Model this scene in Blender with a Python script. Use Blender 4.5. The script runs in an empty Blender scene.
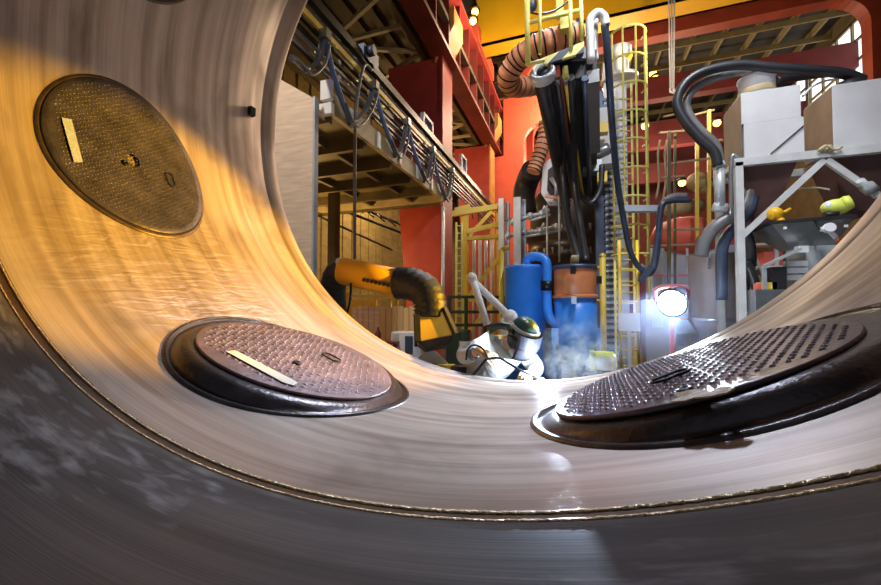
import bpy, bmesh, math, random
import numpy as np
from mathutils import Vector, Matrix
random.seed(7)
sc = bpy.context.scene
COL = sc.collection
# ------------------------------------------------------------------ camera frame
F = 385.0; CX, CY = 440.5, 292.5; ZC = 1.75; YAW, PITCH = -.34, .03
def rotm(yaw, pitch):
    cy, sy, cp, sp = math.cos(yaw), math.sin(yaw), math.cos(pitch), math.sin(pitch)
    fw = Vector((sy*cp, cy*cp, sp)); rt = Vector((cy, -sy, 0)); up = rt.cross(fw)
    return rt, up, fw
RT, UP, FW = rotm(YAW, PITCH)
CAM = Vector((0, 0, ZC))
def ray(px, py): return RT*((px-CX)/F) + UP*(-(py-CY)/F) + FW
def P(px, py, d): return CAM + ray(px, py)*d
def PX(px, py, x): v = ray(px, py); return CAM + v*(x/v.x)
def PY(px, py, y): v = ray(px, py); return CAM + v*(y/v.y)
def PZ(px, py, z): v = ray(px, py); return CAM + v*((z-ZC)/v.z)
V = Vector
# ------------------------------------------------------------------ materials
def mat(name, col, rough=.5, metal=0.0, var=.15, vscale=3.0, bump=0.0, bscale=40, emit=None, estr=0, spec=.5, stretch=None, dirt=None):
    m = bpy.data.materials.new(name); m.use_nodes = True
    nt = m.node_tree; b = nt.nodes['Principled BSDF']
    b.inputs['Roughness'].default_value = rough; b.inputs['Metallic'].default_value = metal
    b.inputs['Specular IOR Level'].default_value = spec
    tc = nt.nodes.new('ShaderNodeTexCoord'); mp = nt.nodes.new('ShaderNodeMapping')
    nt.links.new(tc.outputs['Object'], mp.inputs['Vector'])
    if stretch: mp.inputs['Scale'].default_value = stretch
    n = nt.nodes.new('ShaderNodeTexNoise'); n.inputs['Scale'].default_value = vscale; n.inputs['Detail'].default_value = 5
    nt.links.new(mp.outputs[0], n.inputs['Vector'])
    r = nt.nodes.new('ShaderNodeValToRGB'); r.color_ramp.elements[0].position = .3; r.color_ramp.elements[1].position = .7
    lo = dirt if dirt else tuple(c*(1-var) for c in col); hi = tuple(min(1, c*(1+var)) for c in col)
    r.color_ramp.elements[0].color = (*lo, 1); r.color_ramp.elements[1].color = (*hi, 1)
    nt.links.new(n.outputs['Fac'], r.inputs['Fac']); nt.links.new(r.outputs['Color'], b.inputs['Base Color'])
    if bump:
        n2 = nt.nodes.new('ShaderNodeTexNoise'); n2.inputs['Scale'].default_value = bscale; n2.inputs['Detail'].default_value = 4
        nt.links.new(mp.outputs[0], n2.inputs['Vector'])
        bp = nt.nodes.new('ShaderNodeBump'); bp.inputs['Strength'].default_value = bump; bp.inputs['Distance'].default_value = .02
        nt.links.new(n2.outputs['Fac'], bp.inputs['Height']); nt.links.new(bp.outputs['Normal'], b.inputs['Normal'])
    if emit:
        b.inputs['Emission Color'].default_value = (*emit, 1); b.inputs['Emission Strength'].default_value = estr
    return m

def ring_mat(name, c1, c2, c3, rough, metal, dark=False):
    """steel skin of the big ring: streaks run round the circumference (object Y is the ring axis)"""
    m = bpy.data.materials.new(name); m.use_nodes = True
    nt = m.node_tree; N = nt.nodes.new; L = nt.links.new; b = nt.nodes['Principled BSDF']
    tc = N('ShaderNodeTexCoord'); sp = N('ShaderNodeSeparateXYZ'); L(tc.outputs['Object'], sp.inputs[0])
    ng = N('ShaderNodeMath'); ng.operation = 'MULTIPLY'; ng.inputs[1].default_value = -1; L(sp.outputs['Z'], ng.inputs[0])
    at = N('ShaderNodeMath'); at.operation = 'ARCTAN2'; L(sp.outputs['X'], at.inputs[0]); L(ng.outputs[0], at.inputs[1])
    cb = N('ShaderNodeCombineXYZ'); L(at.outputs[0], cb.inputs['X']); L(sp.outputs['Y'], cb.inputs['Y'])
    def noise(sx, sy, scale=1, detail=4, off=0, dist=0):
        mp = N('ShaderNodeMapping'); mp.inputs['Scale'].default_value = (sx, sy, 1); mp.inputs['Location'].default_value = (off, off*1.7, off)
        L(cb.outputs[0], mp.inputs['Vector'])
        n = N('ShaderNodeTexNoise'); n.inputs['Scale'].default_value = scale; n.inputs['Detail'].default_value = detail; n.inputs['Distortion'].default_value = dist
        L(mp.outputs[0], n.inputs['Vector']); return n
    def ramp(src, stops):
        r = N('ShaderNodeValToRGB'); e = r.color_ramp.elements
        e[0].position, e[0].color = stops[0][0], (*stops[0][1], 1); e[1].position, e[1].color = stops[-1][0], (*stops[-1][1], 1)
        for p, c in stops[1:-1]:
            q = e.new(p); q.color = (*c, 1)
        L(src, r.inputs['Fac']); return r
    def mix(f, a, bb, mode='MIX'):
        x = N('ShaderNodeMix'); x.data_type = 'RGBA'; x.blend_type = mode
        if isinstance(f, float): x.inputs['Factor'].default_value = f
        else: L(f, x.inputs['Factor'])
        L(a, x.inputs['A']); L(bb, x.inputs['B']); return x.outputs['Result']
    bands = noise(.9, 13, 1, 3, 2.2)                      # wide turning passes
    fine = noise(1.6, 150, 1, 3, 4.1)
    blot = noise(3.2, 2.6, 1, 6, 7.7, .6)
    r1 = ramp(bands.outputs['Fac'], [(.36, c1), (.5, c2), (.66, c3)])
    r2 = ramp(blot.outputs['Fac'], [(.32, (.55, .5, .46)), (.5, (.98, .97, .95)), (.75, (1.25, 1.2, 1.16))])
    r3 = ramp(fine.outputs['Fac'], [(.3, (.8, .79, .78)), (.7, (1.12, 1.12, 1.12))])
    c = mix(.85, r1.outputs[0], r2.outputs[0], 'MULTIPLY'); c = mix(.6, c, r3.outputs[0], 'MULTIPLY')
    if dark:                                              # rubbed bright scuffs on mill scale
        sc_ = noise(22, 30, 1, 9, 1.3, .4); area = noise(2.2, 2.0, 1, 3, 9.3)
        mu = N('ShaderNodeMath'); mu.operation = 'MULTIPLY'; L(sc_.outputs['Fac'], mu.inputs[0]); L(area.outputs['Fac'], mu.inputs[1])
        rs = ramp(mu.outputs[0], [(.245, (0, 0, 0)), (.42, (.5, .5, .5))])
        w = N('ShaderNodeRGB'); w.outputs[0].default_value = (.33, .31, .31, 1)
        c = mix(rs.outputs[0], c, w.outputs[0])
    L(c, b.inputs['Base Color'])
    b.inputs['Metallic'].default_value = metal
    rr = ramp(blot.outputs['Fac'], [(.3, (rough+.1,)*3), (.7, (rough-.07,)*3)]); L(rr.outputs[0], b.inputs['Roughness'])
    tg = N('ShaderNodeTangent'); tg.direction_type = 'RADIAL'; tg.axis = 'Y'; L(tg.outputs[0], b.inputs['Tangent']); b.inputs['Anisotropic'].default_value = 0 if dark else .65; b.inputs['Specular IOR Level'].default_value = .3 if dark else .5; b.inputs['Anisotropic Rotation'].default_value = .25
    # brushed bump
    wob = noise(38, 5, 1, 3, 5.5, .8)                      # grinding ripples, only round the upper left cover
    dv = N('ShaderNodeVectorMath'); dv.operation = 'DISTANCE'; mpv = N('ShaderNodeMapping'); mpv.inputs['Scale'].default_value = (1, 1/2.75, 0); L(cb.outputs[0], mpv.inputs['Vector'])
    L(mpv.outputs[0], dv.inputs[0]); dv.inputs[1].default_value = (-.80, .60, 0)
    ra = N('ShaderNodeMapRange'); ra.inputs['From Min'].default_value = .32; ra.inputs['From Max'].default_value = .12; L(dv.outputs['Value'], ra.inputs['Value'])
    m2 = N('ShaderNodeMath'); m2.operation = 'MULTIPLY'; L(wob.outputs['Fac'], m2.inputs[0]); L(ra.outputs[0], m2.inputs[1])
    b1 = N('ShaderNodeBump'); b1.inputs['Strength'].default_value = .25; b1.inputs['Distance'].default_value = .003; L(fine.outputs['Fac'], b1.inputs['Height'])
    b2 = N('ShaderNodeBump'); b2.inputs['Strength'].default_value = .8; b2.inputs['Distance'].default_value = .03; L(m2.outputs[0], b2.inputs['Height']); L(b1.outputs[0], b2.inputs['Normal'])
    L(b2.outputs[0], b.inputs['Normal'])
    return m

M = dict(
 steel=ring_mat('machined_steel', (.38, .30, .235), (.50, .405, .335), (.61, .515, .44), .42, .38),
 scale=ring_mat('mill_scale_steel', (.035, .030, .028), (.052, .045, .042), (.075, .064, .058), .60, .15, True),
 bead=mat('weld_bead', (.92, .66, .40), .34, .75, .3, 60, .6, 120),
 groove=mat('weld_groove', (.10, .06, .035), .5, .7, .3, 20),
 boss=mat('dark_boss_steel', (.085, .07, .065), .3, .75, .35, 9, .15, 60),
 boss_grey=mat('grey_boss_steel', (.13, .095, .07), .42, .7, .35, 9, .15, 60),
 tread=mat('tread_plate', (.20, .135, .125), .42, .6, .35, 5, .2, 40),
 tread_l=mat('tread_plate_shiny', (.13, .092, .095), .36, .65, .25, 5, .2, 40),
 tread_d=mat('tread_plate_dull', (.10, .088, .11), .42, .65, .4, 5, .2, 40),
 black_metal=mat('black_metal', (.018, .018, .02), .4, .6, .3),
 tape=mat('masking_tape', (.72, .66, .52), .7, 0, .08),
 paper=mat('paper_tag', (.34, .40, .52), .6, 0, .12, 30),
 card=mat('cardboard', (.36, .26, .16), .8, 0, .2, 12, .3),
 floor=mat('floor_paint', (.16, .155, .15), .6, 0, .25, 1.2),
 red=mat('red_paint', (.40, .045, .032), .5, 0, .16, 2, .05),
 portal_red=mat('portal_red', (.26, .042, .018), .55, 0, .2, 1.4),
 orange_red=mat('orange_red_paint', (.78, .12, .06), .5, 0, .1, 1.2),
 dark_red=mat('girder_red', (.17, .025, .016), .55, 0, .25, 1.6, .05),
 rust_edge=mat('ochre_edge', (.55, .26, .06), .55, 0, .2),
 yellow=mat('yellow_paint', (.85, .60, .07), .45, 0, .1, 4),
 pale_yellow=mat('pale_yellow_paint', (.82, .74, .20), .45, 0, .1, 6),
 crane=mat('crane_yellow', (.80, .43, .008), .45, 0, .06, 1.2),
 olive=mat('olive_steel', (.115, .085, .035), .6, .1, .3, 2),
 beige=mat('beige_beam', (.42, .33, .18), .6, 0, .2, 3),
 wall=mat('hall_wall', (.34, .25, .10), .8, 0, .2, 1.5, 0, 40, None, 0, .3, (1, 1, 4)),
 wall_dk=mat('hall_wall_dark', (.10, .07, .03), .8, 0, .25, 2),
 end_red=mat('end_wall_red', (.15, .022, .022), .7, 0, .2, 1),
 roof=mat('roof_sheet', (.035, .03, .024), .8, 0, .25, 1),
 purlin=mat('purlin', (.20, .155, .065), .6, 0, .2),
 wood=mat('pale_wood', (.78, .60, .45), .6, 0, .16, 2.2, .05, 30, None, 0, .4, (1, 1, 9)),
 pine=mat('pine_board', (.72, .50, .25), .6, 0, .14, 3, 0, 30, None, 0, .4, (6, 6, .4)),
 blue=mat('tank_blue', (.035, .24, .80), .38, 0, .12, 3),
 blue_hose=mat('blue_hose', (.10, .19, .42), .45, 0, .12),
 orange=mat('tank_orange', (.66, .22, .075), .45, 0, .14, 6),
 duct=mat('orange_duct', (.80, .34, .18), .6, 0, .14, 9),
 rubber=mat('black_rubber', (.022, .023, .028), .42, 0, .3),
 hose_grey=mat('grey_hose', (.16, .155, .16), .4, .1, .2),
 flex=mat('black_flex', (.014, .016, .022), .5, 0, .3, 12, .3, 30),
 dark=mat('dark_machine', (.03, .028, .03), .5, .4, .4, 3),
 vessel=mat('dark_vessel', (.075, .06, .055), .36, .7, .4, 1.6),
 white=mat('white_paint', (.74, .74, .76), .5, 0, .07, 4),
 white_dirty=mat('dusty_white_sheet', (.58, .57, .58), .55, 0, .08, 3),
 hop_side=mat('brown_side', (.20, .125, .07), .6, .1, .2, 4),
 cone=mat('hopper_cone', (.15, .075, .07), .45, .4, .2, 3),
 frame=mat('grey_frame', (.58, .58, .57), .5, .1, .12, 5),
 galv=mat('galvanised', (.33, .35, .36), .35, .75, .15, 6),
 galv_l=mat('light_galvanised', (.55, .58, .60), .4, .4, .15, 6),
 tankgrey=mat('mauve_grey_tank', (.42, .36, .35), .4, .35, .12, 3),
 blue_grey=mat('mast_grey', (.46, .50, .58), .5, .2, .15, 3),
 dkblue=mat('dark_blue_steel', (.06, .08, .13), .4, .4, .3, 3),
 green=mat('dark_green_frame', (.035, .06, .03), .5, 0, .25),
 glass=mat('window_glow', (.8, .9, 1), .3, 0, .05, 3, 0, 40, (.85, .95, 1.0), 1.3),
 lampglow=mat('sodium_lamp', (1, .7, .3), .4, 0, 0, 3, 0, 40, (1, .45, .08), 7),
 workglow=mat('work_lamp', (1, 1, 1), .4, 0, 0, 3, 0, 40, (.80, .89, 1), 150),
 arc=mat('welding_arc', (1, 1, 1), .4, 0, 0, 3, 0, 40, (.75, .85, 1), 120),
 jacket=mat('welder_jacket', (.38, .38, .345), .85, 0, .14, 6, .9, 11),
 trouser=mat('work_trousers', (.12, .13, .13), .9, 0, .2, 8),
 glove=mat('leather_glove', (.40, .28, .15), .8, 0, .18, 20, .3, 60),
 skin=mat('skin', (.60, .38, .28), .6, 0, .06),
 helmet=mat('helmet_green', (.018, .055, .052), .3, 0, .2),
 visor=mat('visor_black', (.02, .02, .025), .38, 0, .1, 3, 0, 40, None, 0, .25),
 band=mat('grey_band', (.35, .42, .42), .6, 0, .2, 20),
 boot=mat('boot', (.03, .025, .02), .6, 0, .2),
 lime=mat('lime_paint', (.72, .78, .12), .5, 0, .1),
 pink=mat('pink_red', (.80, .16, .12), .5, 0, .1),
)
# two tone hazard stripes
def hazard():
    m = bpy.data.materials.new('hazard_stripes'); m.use_nodes = True; nt = m.node_tree; b = nt.nodes['Principled BSDF']
    tc = nt.nodes.new('ShaderNodeTexCoord'); mp = nt.nodes.new('ShaderNodeMapping'); mp.inputs['Rotation'].default_value = (0, math.radians(-42), 0)
    w = nt.nodes.new('ShaderNodeTexWave'); w.bands_direction = 'X'; w.inputs['Scale'].default_value = 1.75; w.inputs['Phase Offset'].default_value = 1
    r = nt.nodes.new('ShaderNodeValToRGB'); r.color_ramp.interpolation = 'CONSTANT'
    r.color_ramp.elements[0].color = (.06, .07, .10, 1); r.color_ramp.elements[1].position = .5; r.color_ramp.elements[1].color = (.82, .72, .22, 1)
    nt.links.new(tc.outputs['Object'], mp.inputs[0]); nt.links.new(mp.outputs[0], w.inputs['Vector']); nt.links.new(w.outputs['Fac'], r.inputs[0]); nt.links.new(r.outputs[0], b.inputs['Base Color'])
    return m
M['hazard'] = hazard()
# ------------------------------------------------------------------ object helpers
BASE = {}
def tag(o, label=None, cat=None, group=None, kind=None):
    if label: o['label'] = label
    if cat: o['category'] = cat
    if group: o['group'] = group
    if kind: o['kind'] = kind
    return o
def T(name, label, cat, loc, group=None, kind=None):
    o = bpy.data.objects.new(name, None); COL.objects.link(o); o.location = loc; o.empty_display_size = .1
    BASE[o] = V(loc); return tag(o, label, cat, group, kind)
def cr(pts, n=8, closed=False):
    """smooth curve through points"""
    pts = [V(p) for p in pts]; out = []; k = len(pts)
    for i in range(k if closed else k-1):
        if closed: p0, p1, p2, p3 = pts[i-1], pts[i], pts[(i+1) % k], pts[(i+2) % k]
        else:
            p1, p2 = pts[i], pts[i+1]; p0 = pts[i-1] if i else p1*2-p2; p3 = pts[i+2] if i+2 < k else p2*2-p1
        for j in range(n):
            t = j/n
            out.append(.5*((2*p1)+(p2-p0)*t+(2*p0-5*p1+4*p2-p3)*t*t+(3*p1-p0-3*p2+p3)*t**3))
    if not closed: out.append(pts[-1])
    return out
class MB:
    def __init__(s): s.v = []; s.f = []; s.m = []; s.sm = []
    def add(s, vs, fs, mi=0, smooth=False):
        o = len(s.v); s.v += [V(v) for v in vs]
        for f in fs: s.f.append([i+o for i in f]); s.m.append(mi); s.sm.append(smooth)
        return s
    def hexa(s, c, mi=0):   # 8 corners: bottom 4 ccw, top 4
        return s.add(c, [(3, 2, 1, 0), (4, 5, 6, 7), (0, 1, 5, 4), (1, 2, 6, 5), (2, 3, 7, 6), (3, 0, 4, 7)], mi)
    def box(s, lo, hi, mi=0):
        x0, x1 = sorted((lo[0], hi[0])); y0, y1 = sorted((lo[1], hi[1])); z0, z1 = sorted((lo[2], hi[2]))
        return s.hexa([(x0, y0, z0), (x1, y0, z0), (x1, y1, z0), (x0, y1, z0), (x0, y0, z1), (x1, y0, z1), (x1, y1, z1), (x0, y1, z1)], mi)
    def cbox(s, c, sz, mi=0):
        c = V(c); h = V(sz)/2; return s.box(c-h, c+h, mi)
    def bar(s, a, b, w, h=None, up=(0, 0, 1), mi=0):   # square bar a->b
        a, b = V(a), V(b); h = h or w; d = (b-a).normalized(); u = V(up)
        if abs(d.dot(u)) > .97: u = V((0, 1, 0))
        r = d.cross(u).normalized()*w/2; u = r.cross(d).normalized()*h/2
        return s.hexa([a-r-u, a+r-u, b+r-u, b-r-u, a-r+u, a+r+u, b+r+u, b-r+u], mi)
    def tube(s, pts, r, seg=10, mi=0, caps=True, closed=False, radii=None):
        pts = [V(p) for p in pts]; n = len(pts); o = len(s.v); prev = None
        for i, p in enumerate(pts):
            if closed: d = pts[(i+1) % n]-pts[i-1]
            else: d = pts[min(i+1, n-1)]-pts[max(i-1, 0)]
            d = d.normalized() if d.length > 1e-9 else V((0, 0, 1))
            if prev is None:
                a = d.cross(V((0, 0, 1)));
                if a.length < 1e-3: a = d.cross(V((0, 1, 0)))
            else: a = prev-d*prev.dot(d)
            a.normalize(); prev = a; b = d.cross(a); rr = radii[i] if radii else r
            for k in range(seg):
                t = 2*math.pi*k/seg; s.v.append(p+(a*math.cos(t)+b*math.sin(t))*rr)
        for i in range(n if closed else n-1):
            j = (i+1) % n
            for k in range(seg):
                k2 = (k+1) % seg
                s.f.append([o+i*seg+k, o+i*seg+k2, o+j*seg+k2, o+j*seg+k]); s.m.append(mi); s.sm.append(True)
        if caps and not closed:
            s.f.append([o+k for k in range(seg)][::-1]); s.m.append(mi); s.sm.append(False)
            s.f.append([o+(n-1)*seg+k for k in range(seg)]); s.m.append(mi); s.sm.append(False)
        return s
    def cyl(s, a, b, r, r2=None, seg=16, mi=0):
        return s.tube([a, b], r, seg, mi, radii=[r, r if r2 is None else r2])
    def lathe(s, c, prof, seg=32, axis=(0, 0, 1), mi=0, smooth=True, caps=True):   # prof: (radius, along axis)
        c = V(c); d = V(axis).normalized(); a = d.cross(V((0, 1, 0)))
        if a.length < 1e-3: a = V((1, 0, 0))
        a.normalize(); b = d.cross(a); o = len(s.v); n = len(prof)
        for r, h in prof:
            for k in range(seg):
                t = 2*math.pi*k/seg; s.v.append(c+d*h+(a*math.cos(t)+b*math.sin(t))*max(r, 1e-4))
        for i in range(n-1):
            for k in range(seg):
                k2 = (k+1) % seg; s.f.append([o+i*seg+k, o+i*seg+k2, o+(i+1)*seg+k2, o+(i+1)*seg+k]); s.m.append(mi); s.sm.append(smooth)
        if caps:
            s.f.append([o+k for k in range(seg)][::-1]); s.m.append(mi); s.sm.append(False)
            s.f.append([o+(n-1)*seg+k for k in range(seg)]); s.m.append(mi); s.sm.append(False)
        return s
    def prism(s, poly, ext, mi=0):   # planar polygon extruded by ext
        e = V(ext); n = len(poly); vs = [V(p) for p in poly]+[V(p)+e for p in poly]
        return s.add(vs, [list(range(n))[::-1], [n+i for i in range(n)]]+[[i, (i+1) % n, n+(i+1) % n, n+i] for i in range(n)], mi)
    def ball(s, c, r, seg=14, ring=9, mi=0, sz=(1, 1, 1)):
        c = V(c); o = len(s.v)
        for i in range(ring+1):
            p = math.pi*i/ring
            for k in range(seg):
                t = 2*math.pi*k/seg; q = max(math.sin(p), 1e-3); s.v.append(c+V((math.cos(t)*q*sz[0], math.sin(t)*q*sz[1], math.cos(p)*sz[2]))*r)
        for i in range(ring):
            for k in range(seg):
                k2 = (k+1) % seg; s.f.append([o+i*seg+k, o+(i+1)*seg+k, o+(i+1)*seg+k2, o+i*seg+k2]); s.m.append(mi); s.sm.append(True)
        return s
    def build(s, name, mats, parent=None, loc=None, bevel=0):
        base = BASE[parent] if parent is not None else (V(loc) if loc is not None else V((0, 0, 0)))
        me = bpy.data.meshes.new(name); me.from_pydata([v-base for v in s.v], [], s.f); me.update()
        for p, mi, sm in zip(me.polygons, s.m, s.sm): p.material_index = mi; p.use_smooth = sm
        for m in (mats if isinstance(mats, (list, tuple)) else [mats]): me.materials.append(M[m] if isinstance(m, str) else m)
        bm = bmesh.new(); bm.from_mesh(me); bmesh.ops.recalc_face_normals(bm, faces=bm.faces[:]); bm.to_mesh(me); bm.free()
        o = bpy.data.objects.new(name, me); COL.objects.link(o); BASE[o] = base
        if parent is not None: o.parent = parent
        else: o.location = base
        if bevel:
            bv = o.modifiers.new('bevel', 'BEVEL'); bv.width = bevel; bv.segments = 2; bv.limit_method = 'ANGLE'
        return o
    def low(s):
        xs = [v.x for v in s.v]; ys = [v.y for v in s.v]; return V(((min(xs)+max(xs))/2, (min(ys)+max(ys))/2, min(v.z for v in s.v)))
    def thing(s, name, mats, label, cat, group=None, kind=None, bevel=0):
        return tag(s.build(name, mats, None, s.low(), bevel), label, cat, group, kind)
    def struct(s, name, mats): return tag(s.build(name, mats, None, s.low()), kind='structure')
# ------------------------------------------------------------------ the big steel ring
R = 2.75; DR = 1.1842*R; TH = .13
def ringframe():
    def rr(yaw, pitch):
        a, b, c = rotm(yaw, pitch); return np.array([a[:], b[:], c[:]])
    W = rr(YAW, PITCH); Mf = rr(-.3894, .0918)
    A = W.T @ Mf                                   # ring local -> world
    o = np.array(CAM[:]) + A @ (np.array([-.2379, 0, .8446])*R)
    m = Matrix([[*A[i], o[i]] for i in range(3)]+[[0, 0, 0, 1]])
    return m
RM = ringframe()
def RL(th, y, r): return V((math.sin(th)*r, y, -math.cos(th)*r))      # ring local
def RW(th, y, r): return RM @ RL(th, y, r)
ring = bpy.data.objects.new('steel_ring', None); COL.objects.link(ring); ring.matrix_world = RM; BASE[ring] = V((0, 0, 0))
tag(ring, 'huge machined steel ring lying on its side, open towards the hall, wrapping the whole view', 'steel ring')
YW1, YW0 = .3057*R, .2925*R
def revolve(prof, seg=192, mats=None):
    mb = MB()
    for i, (y, r) in enumerate(prof):
        for k in range(seg): mb.v.append(RL(2*math.pi*k/seg, y, r))
    for i in range(len(prof)-1):
        for k in range(seg):
            k2 = (k+1) % seg; mb.f.append([i*seg+k, i*seg+k2, (i+1)*seg+k2, (i+1)*seg+k]); mb.m.append(mats[i] if mats else 0); mb.sm.append(True)
    return mb
YN = -.42*R
prof = [(DR, R+TH), (DR, R+.05), (DR-.012, R+.014), (DR-.03, R+.002), (DR-.035, R), (DR-.22, R), (DR-.224, R+.004), (DR-.229, R+.004), (DR-.233, R)]
pm = [0]*8
for k in range(1, 6): prof.append((DR-.233-(DR-.233-YW1-.008)*k/5, R)); pm.append(0)
prof += [(YW1-.003, R+.003), (YW0+.003, R+.003), (YW0-.008, R)]; pm += [2, 2, 2]
prof += [(YW0-.3, R), (0, R), (YN, R), (YN, R+TH)]; pm += [1, 1, 1, 1]
prof += [(DR, R+TH)]; pm += [1]
sh = revolve(prof, 224, pm).build('shell', ['steel', 'scale', 'groove'], ring)
for f in sh.data.polygons:                                            # crisp end faces
    if abs(f.normal.y) > .9: f.use_smooth = False
def bead(y, rad):
    mb = MB(); n = 2400; pts = []; radii = []
    rnd = random.Random(int(y*1000))
    for k in range(n):
        t = 2*math.pi*k/n; pts.append(RL(t, y+rnd.uniform(-.0012, .0012), R)); radii.append(rad*(1+.12*math.sin(k*1.9)+rnd.uniform(-.1, .1)))
    mb.tube(pts, rad, 6, closed=True, radii=radii); return mb
bead(YW1, .0038).build('weld_bead', 'bead', ring)
bead(YW0, .0034).build('weld_bead', 'bead', ring)
# bosses and manhole covers
def cover_frame(th, yc):
    rad = V((math.sin(th), 0, -math.cos(th))); t = V((math.cos(th), 0, math.sin(th))); a = V((0, 1, 0)); return rad, t, a
YC = .65*R
def boss(th, rb, prof_, matn, yc=YC, ay=1):
    rad, t, a = cover_frame(th, yc); mb = MB(); seg = 96
    for i, (ro, h) in enumerate(prof_):
        for k in range(seg):
            p = 2*math.pi*k/seg; u, w = ro*math.cos(p), ro*math.sin(p); sh_ = R-math.sqrt(R*R-u*u)
            hh = sh_+h[1] if isinstance(h, tuple) else max(h, sh_+.004)
            mb.v.append(rad*(R-hh)+t*u+a*(yc+w*ay))
    n = len(prof_)
    for i in range(n-1):
        for k in range(seg):
            k2 = (k+1) % seg; mb.f.append([i*seg+k, i*seg+k2, (i+1)*seg+k2, (i+1)*seg+k]); mb.m.append(0); mb.sm.append(True)
    if ay == 1: mb.f.append([(n-1)*seg+k for k in range(seg)]); mb.m.append(0); mb.sm.append(False)
    return mb.build('boss_flange', matn, ring)
def cover(th, rp, h, matn, label, style, yc=YC, ay=1):
    rad, t, a = cover_frame(th, YC); n = -rad
    c = rad*(R-h)+a*yc
    root = bpy.data.objects.new('manhole_cover', None); COL.objects.link(root)
    ml = Matrix([[t[i], a[i]*ay, n[i], c[i]] for i in range(3)]+[[0, 0, 0, 1]])
    if ml.to_3x3().determinant() < 0: ml = Matrix([[-t[i], a[i], n[i], c[i]] for i in range(3)]+[[0, 0, 0, 1]])
    root.matrix_world = RM @ ml; BASE[root] = V((0, 0, 0))
    tag(root, label, 'manhole cover', 'tread plate covers round the ring')
    mb = MB(); seg = 96
    mb.lathe((0, 0, 0), [(rp, 0), (rp, .012), (rp-.004, .016)]+([(rp*q/12, .016) for q in range(11, 0, -1)] if style.get('bend') else []), seg, caps=not style.get('bend'))
    sp = style['pitch']; k = int(rp/sp)+1; bl, bw, bh = style['bump']
    for i in range(-k, k+1):
        for j in range(-k, k+1):
            x, y = (i+.5*(j % 2))*sp, j*sp*.8
            if math.hypot(x, y) > rp-.035: continue
            an = style['ang'] + (math.pi/2 if (i+j) % 2 else 0); ca, sa = math.cos(an), math.sin(an)
            vs = []
            for q in range(6):
                w = 2*math.pi*q/6; px_, py_ = math.cos(w)*bl, math.sin(w)*bw; vs.append((x+px_*ca-py_*sa, y+px_*sa+py_*ca, .0155))
            for q in range(6):
                w = 2*math.pi*q/6; px_, py_ = math.cos(w)*bl*.5, math.sin(w)*bw*.5; vs.append((x+px_*ca-py_*sa, y+px_*sa+py_*ca, .016+bh))
            mb.add(vs, [(6, 7, 8, 9, 10, 11)]+[(q, (q+1) % 6, 6+(q+1) % 6, 6+q) for q in range(6)], 0, True)
    mb.build('plate', matn, root)
    for hx, hy, rot, L in style.get('handles', []):
        mb = MB(); ca, sa = math.cos(rot), math.sin(rot); w, l = .034, L/2
        loop = [(-l+.02, -w), (l-.02, -w), (l, -w+.02), (l, w-.02), (l-.02, w), (-l+.02, w), (-l, w-.02), (-l, -w+.02)]
        mb.tube([(hx+x*ca-y*sa, hy+x*sa+y*ca, .026) for x, y in loop], .005, 8, closed=True)
        mb.build('handle', 'black_metal', root)
    for hx, hy in style.get('eyes', []):
        mb = MB(); mb.lathe((hx, hy, .014), [(.024, 0), (.024, .012), (.012, .016), (.01, .004)], 18); mb.build('lifting_eye', 'black_metal', root)
    for kind, pts in style.get('tapes', []):
        mb = MB(); mb.prism([(x, y, .021) for x, y in pts], (0, 0, .003)); mb.build('paper_tag' if kind == 'paper' else 'tape_strip', kind, root)
    if style.get('bend'):
        for o in root.children:
            for v in o.data.vertices: v.co.z += R-math.sqrt(R*R-v.co.x**2)
    return root
hb = .08; rb = .242*R; rb1 = .25*R; YC1 = .612*R; AY = .78; hb1 = .012
std = [(rb, (0, .003)), (rb-.006, (0, .012)), (rb-.02, (0, .014)), (rb-.028, (0, .006)), (rb-.036, hb*.4), (rb-.05, hb*.72), (rb-.072, hb*.93), (rb-.1, hb)]
flat = [(rb1-.002, (0, .003)), (rb1-.006, (0, .010)), (rb1-.018, (0, .012)), (rb1-.03, (0, .016)), (rb1-.036, (0, .006)), (rb1-.05, (0, .004))]
TH1, TH2, TH3, TH0 = math.radians(-66.5), math.radians(-20.9), math.radians(21.6), math.radians(-112.0)
boss(TH1, rb1, flat, 'boss_grey', YC1, AY); boss(TH0, rb1, flat, 'boss_grey', YC1, AY); boss(TH2, rb, std, 'boss'); boss(TH3, rb, std, 'boss')
for x_ in (-1.35, 1.35):                                              # cradle under the shell
    mb = MB(); c_ = RM @ V((x_, 1.2, 0)); zz = (RM @ RL(math.asin(x_/(R+TH)), 1.2, R+TH)).z
    mb.box((c_.x-.35, c_.y-.9, 0), (c_.x+.35, c_.y+.9, zz-.12)); mb.struct('support_cradle', 'dark')
def CL(th, h, px, py, yc=None):                                               # pixel -> cover plane coordinates
    rad, t, a = cover_frame(th, YC); yc = YC1 if th == TH1 else YC; c = RM @ (rad*(R-h)+a*yc); m3 = RM.to_3x3(); n = m3 @ (-rad); v = ray(px, py)
    s = (c-CAM).dot(n)/v.dot(n); q = CAM+v*s-c; return (q.dot(m3 @ t), q.dot(m3 @ a)/(AY if th == TH1 else 1))
H1 = hb1; H2 = hb
def quad(th, h, pts): return [CL(th, h, *p) for p in pts]
def ang(th, h, p, q):
    a, b = CL(th, h, *p), CL(th, h, *q); return math.atan2(b[1]-a[1], b[0]-a[0])
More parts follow.
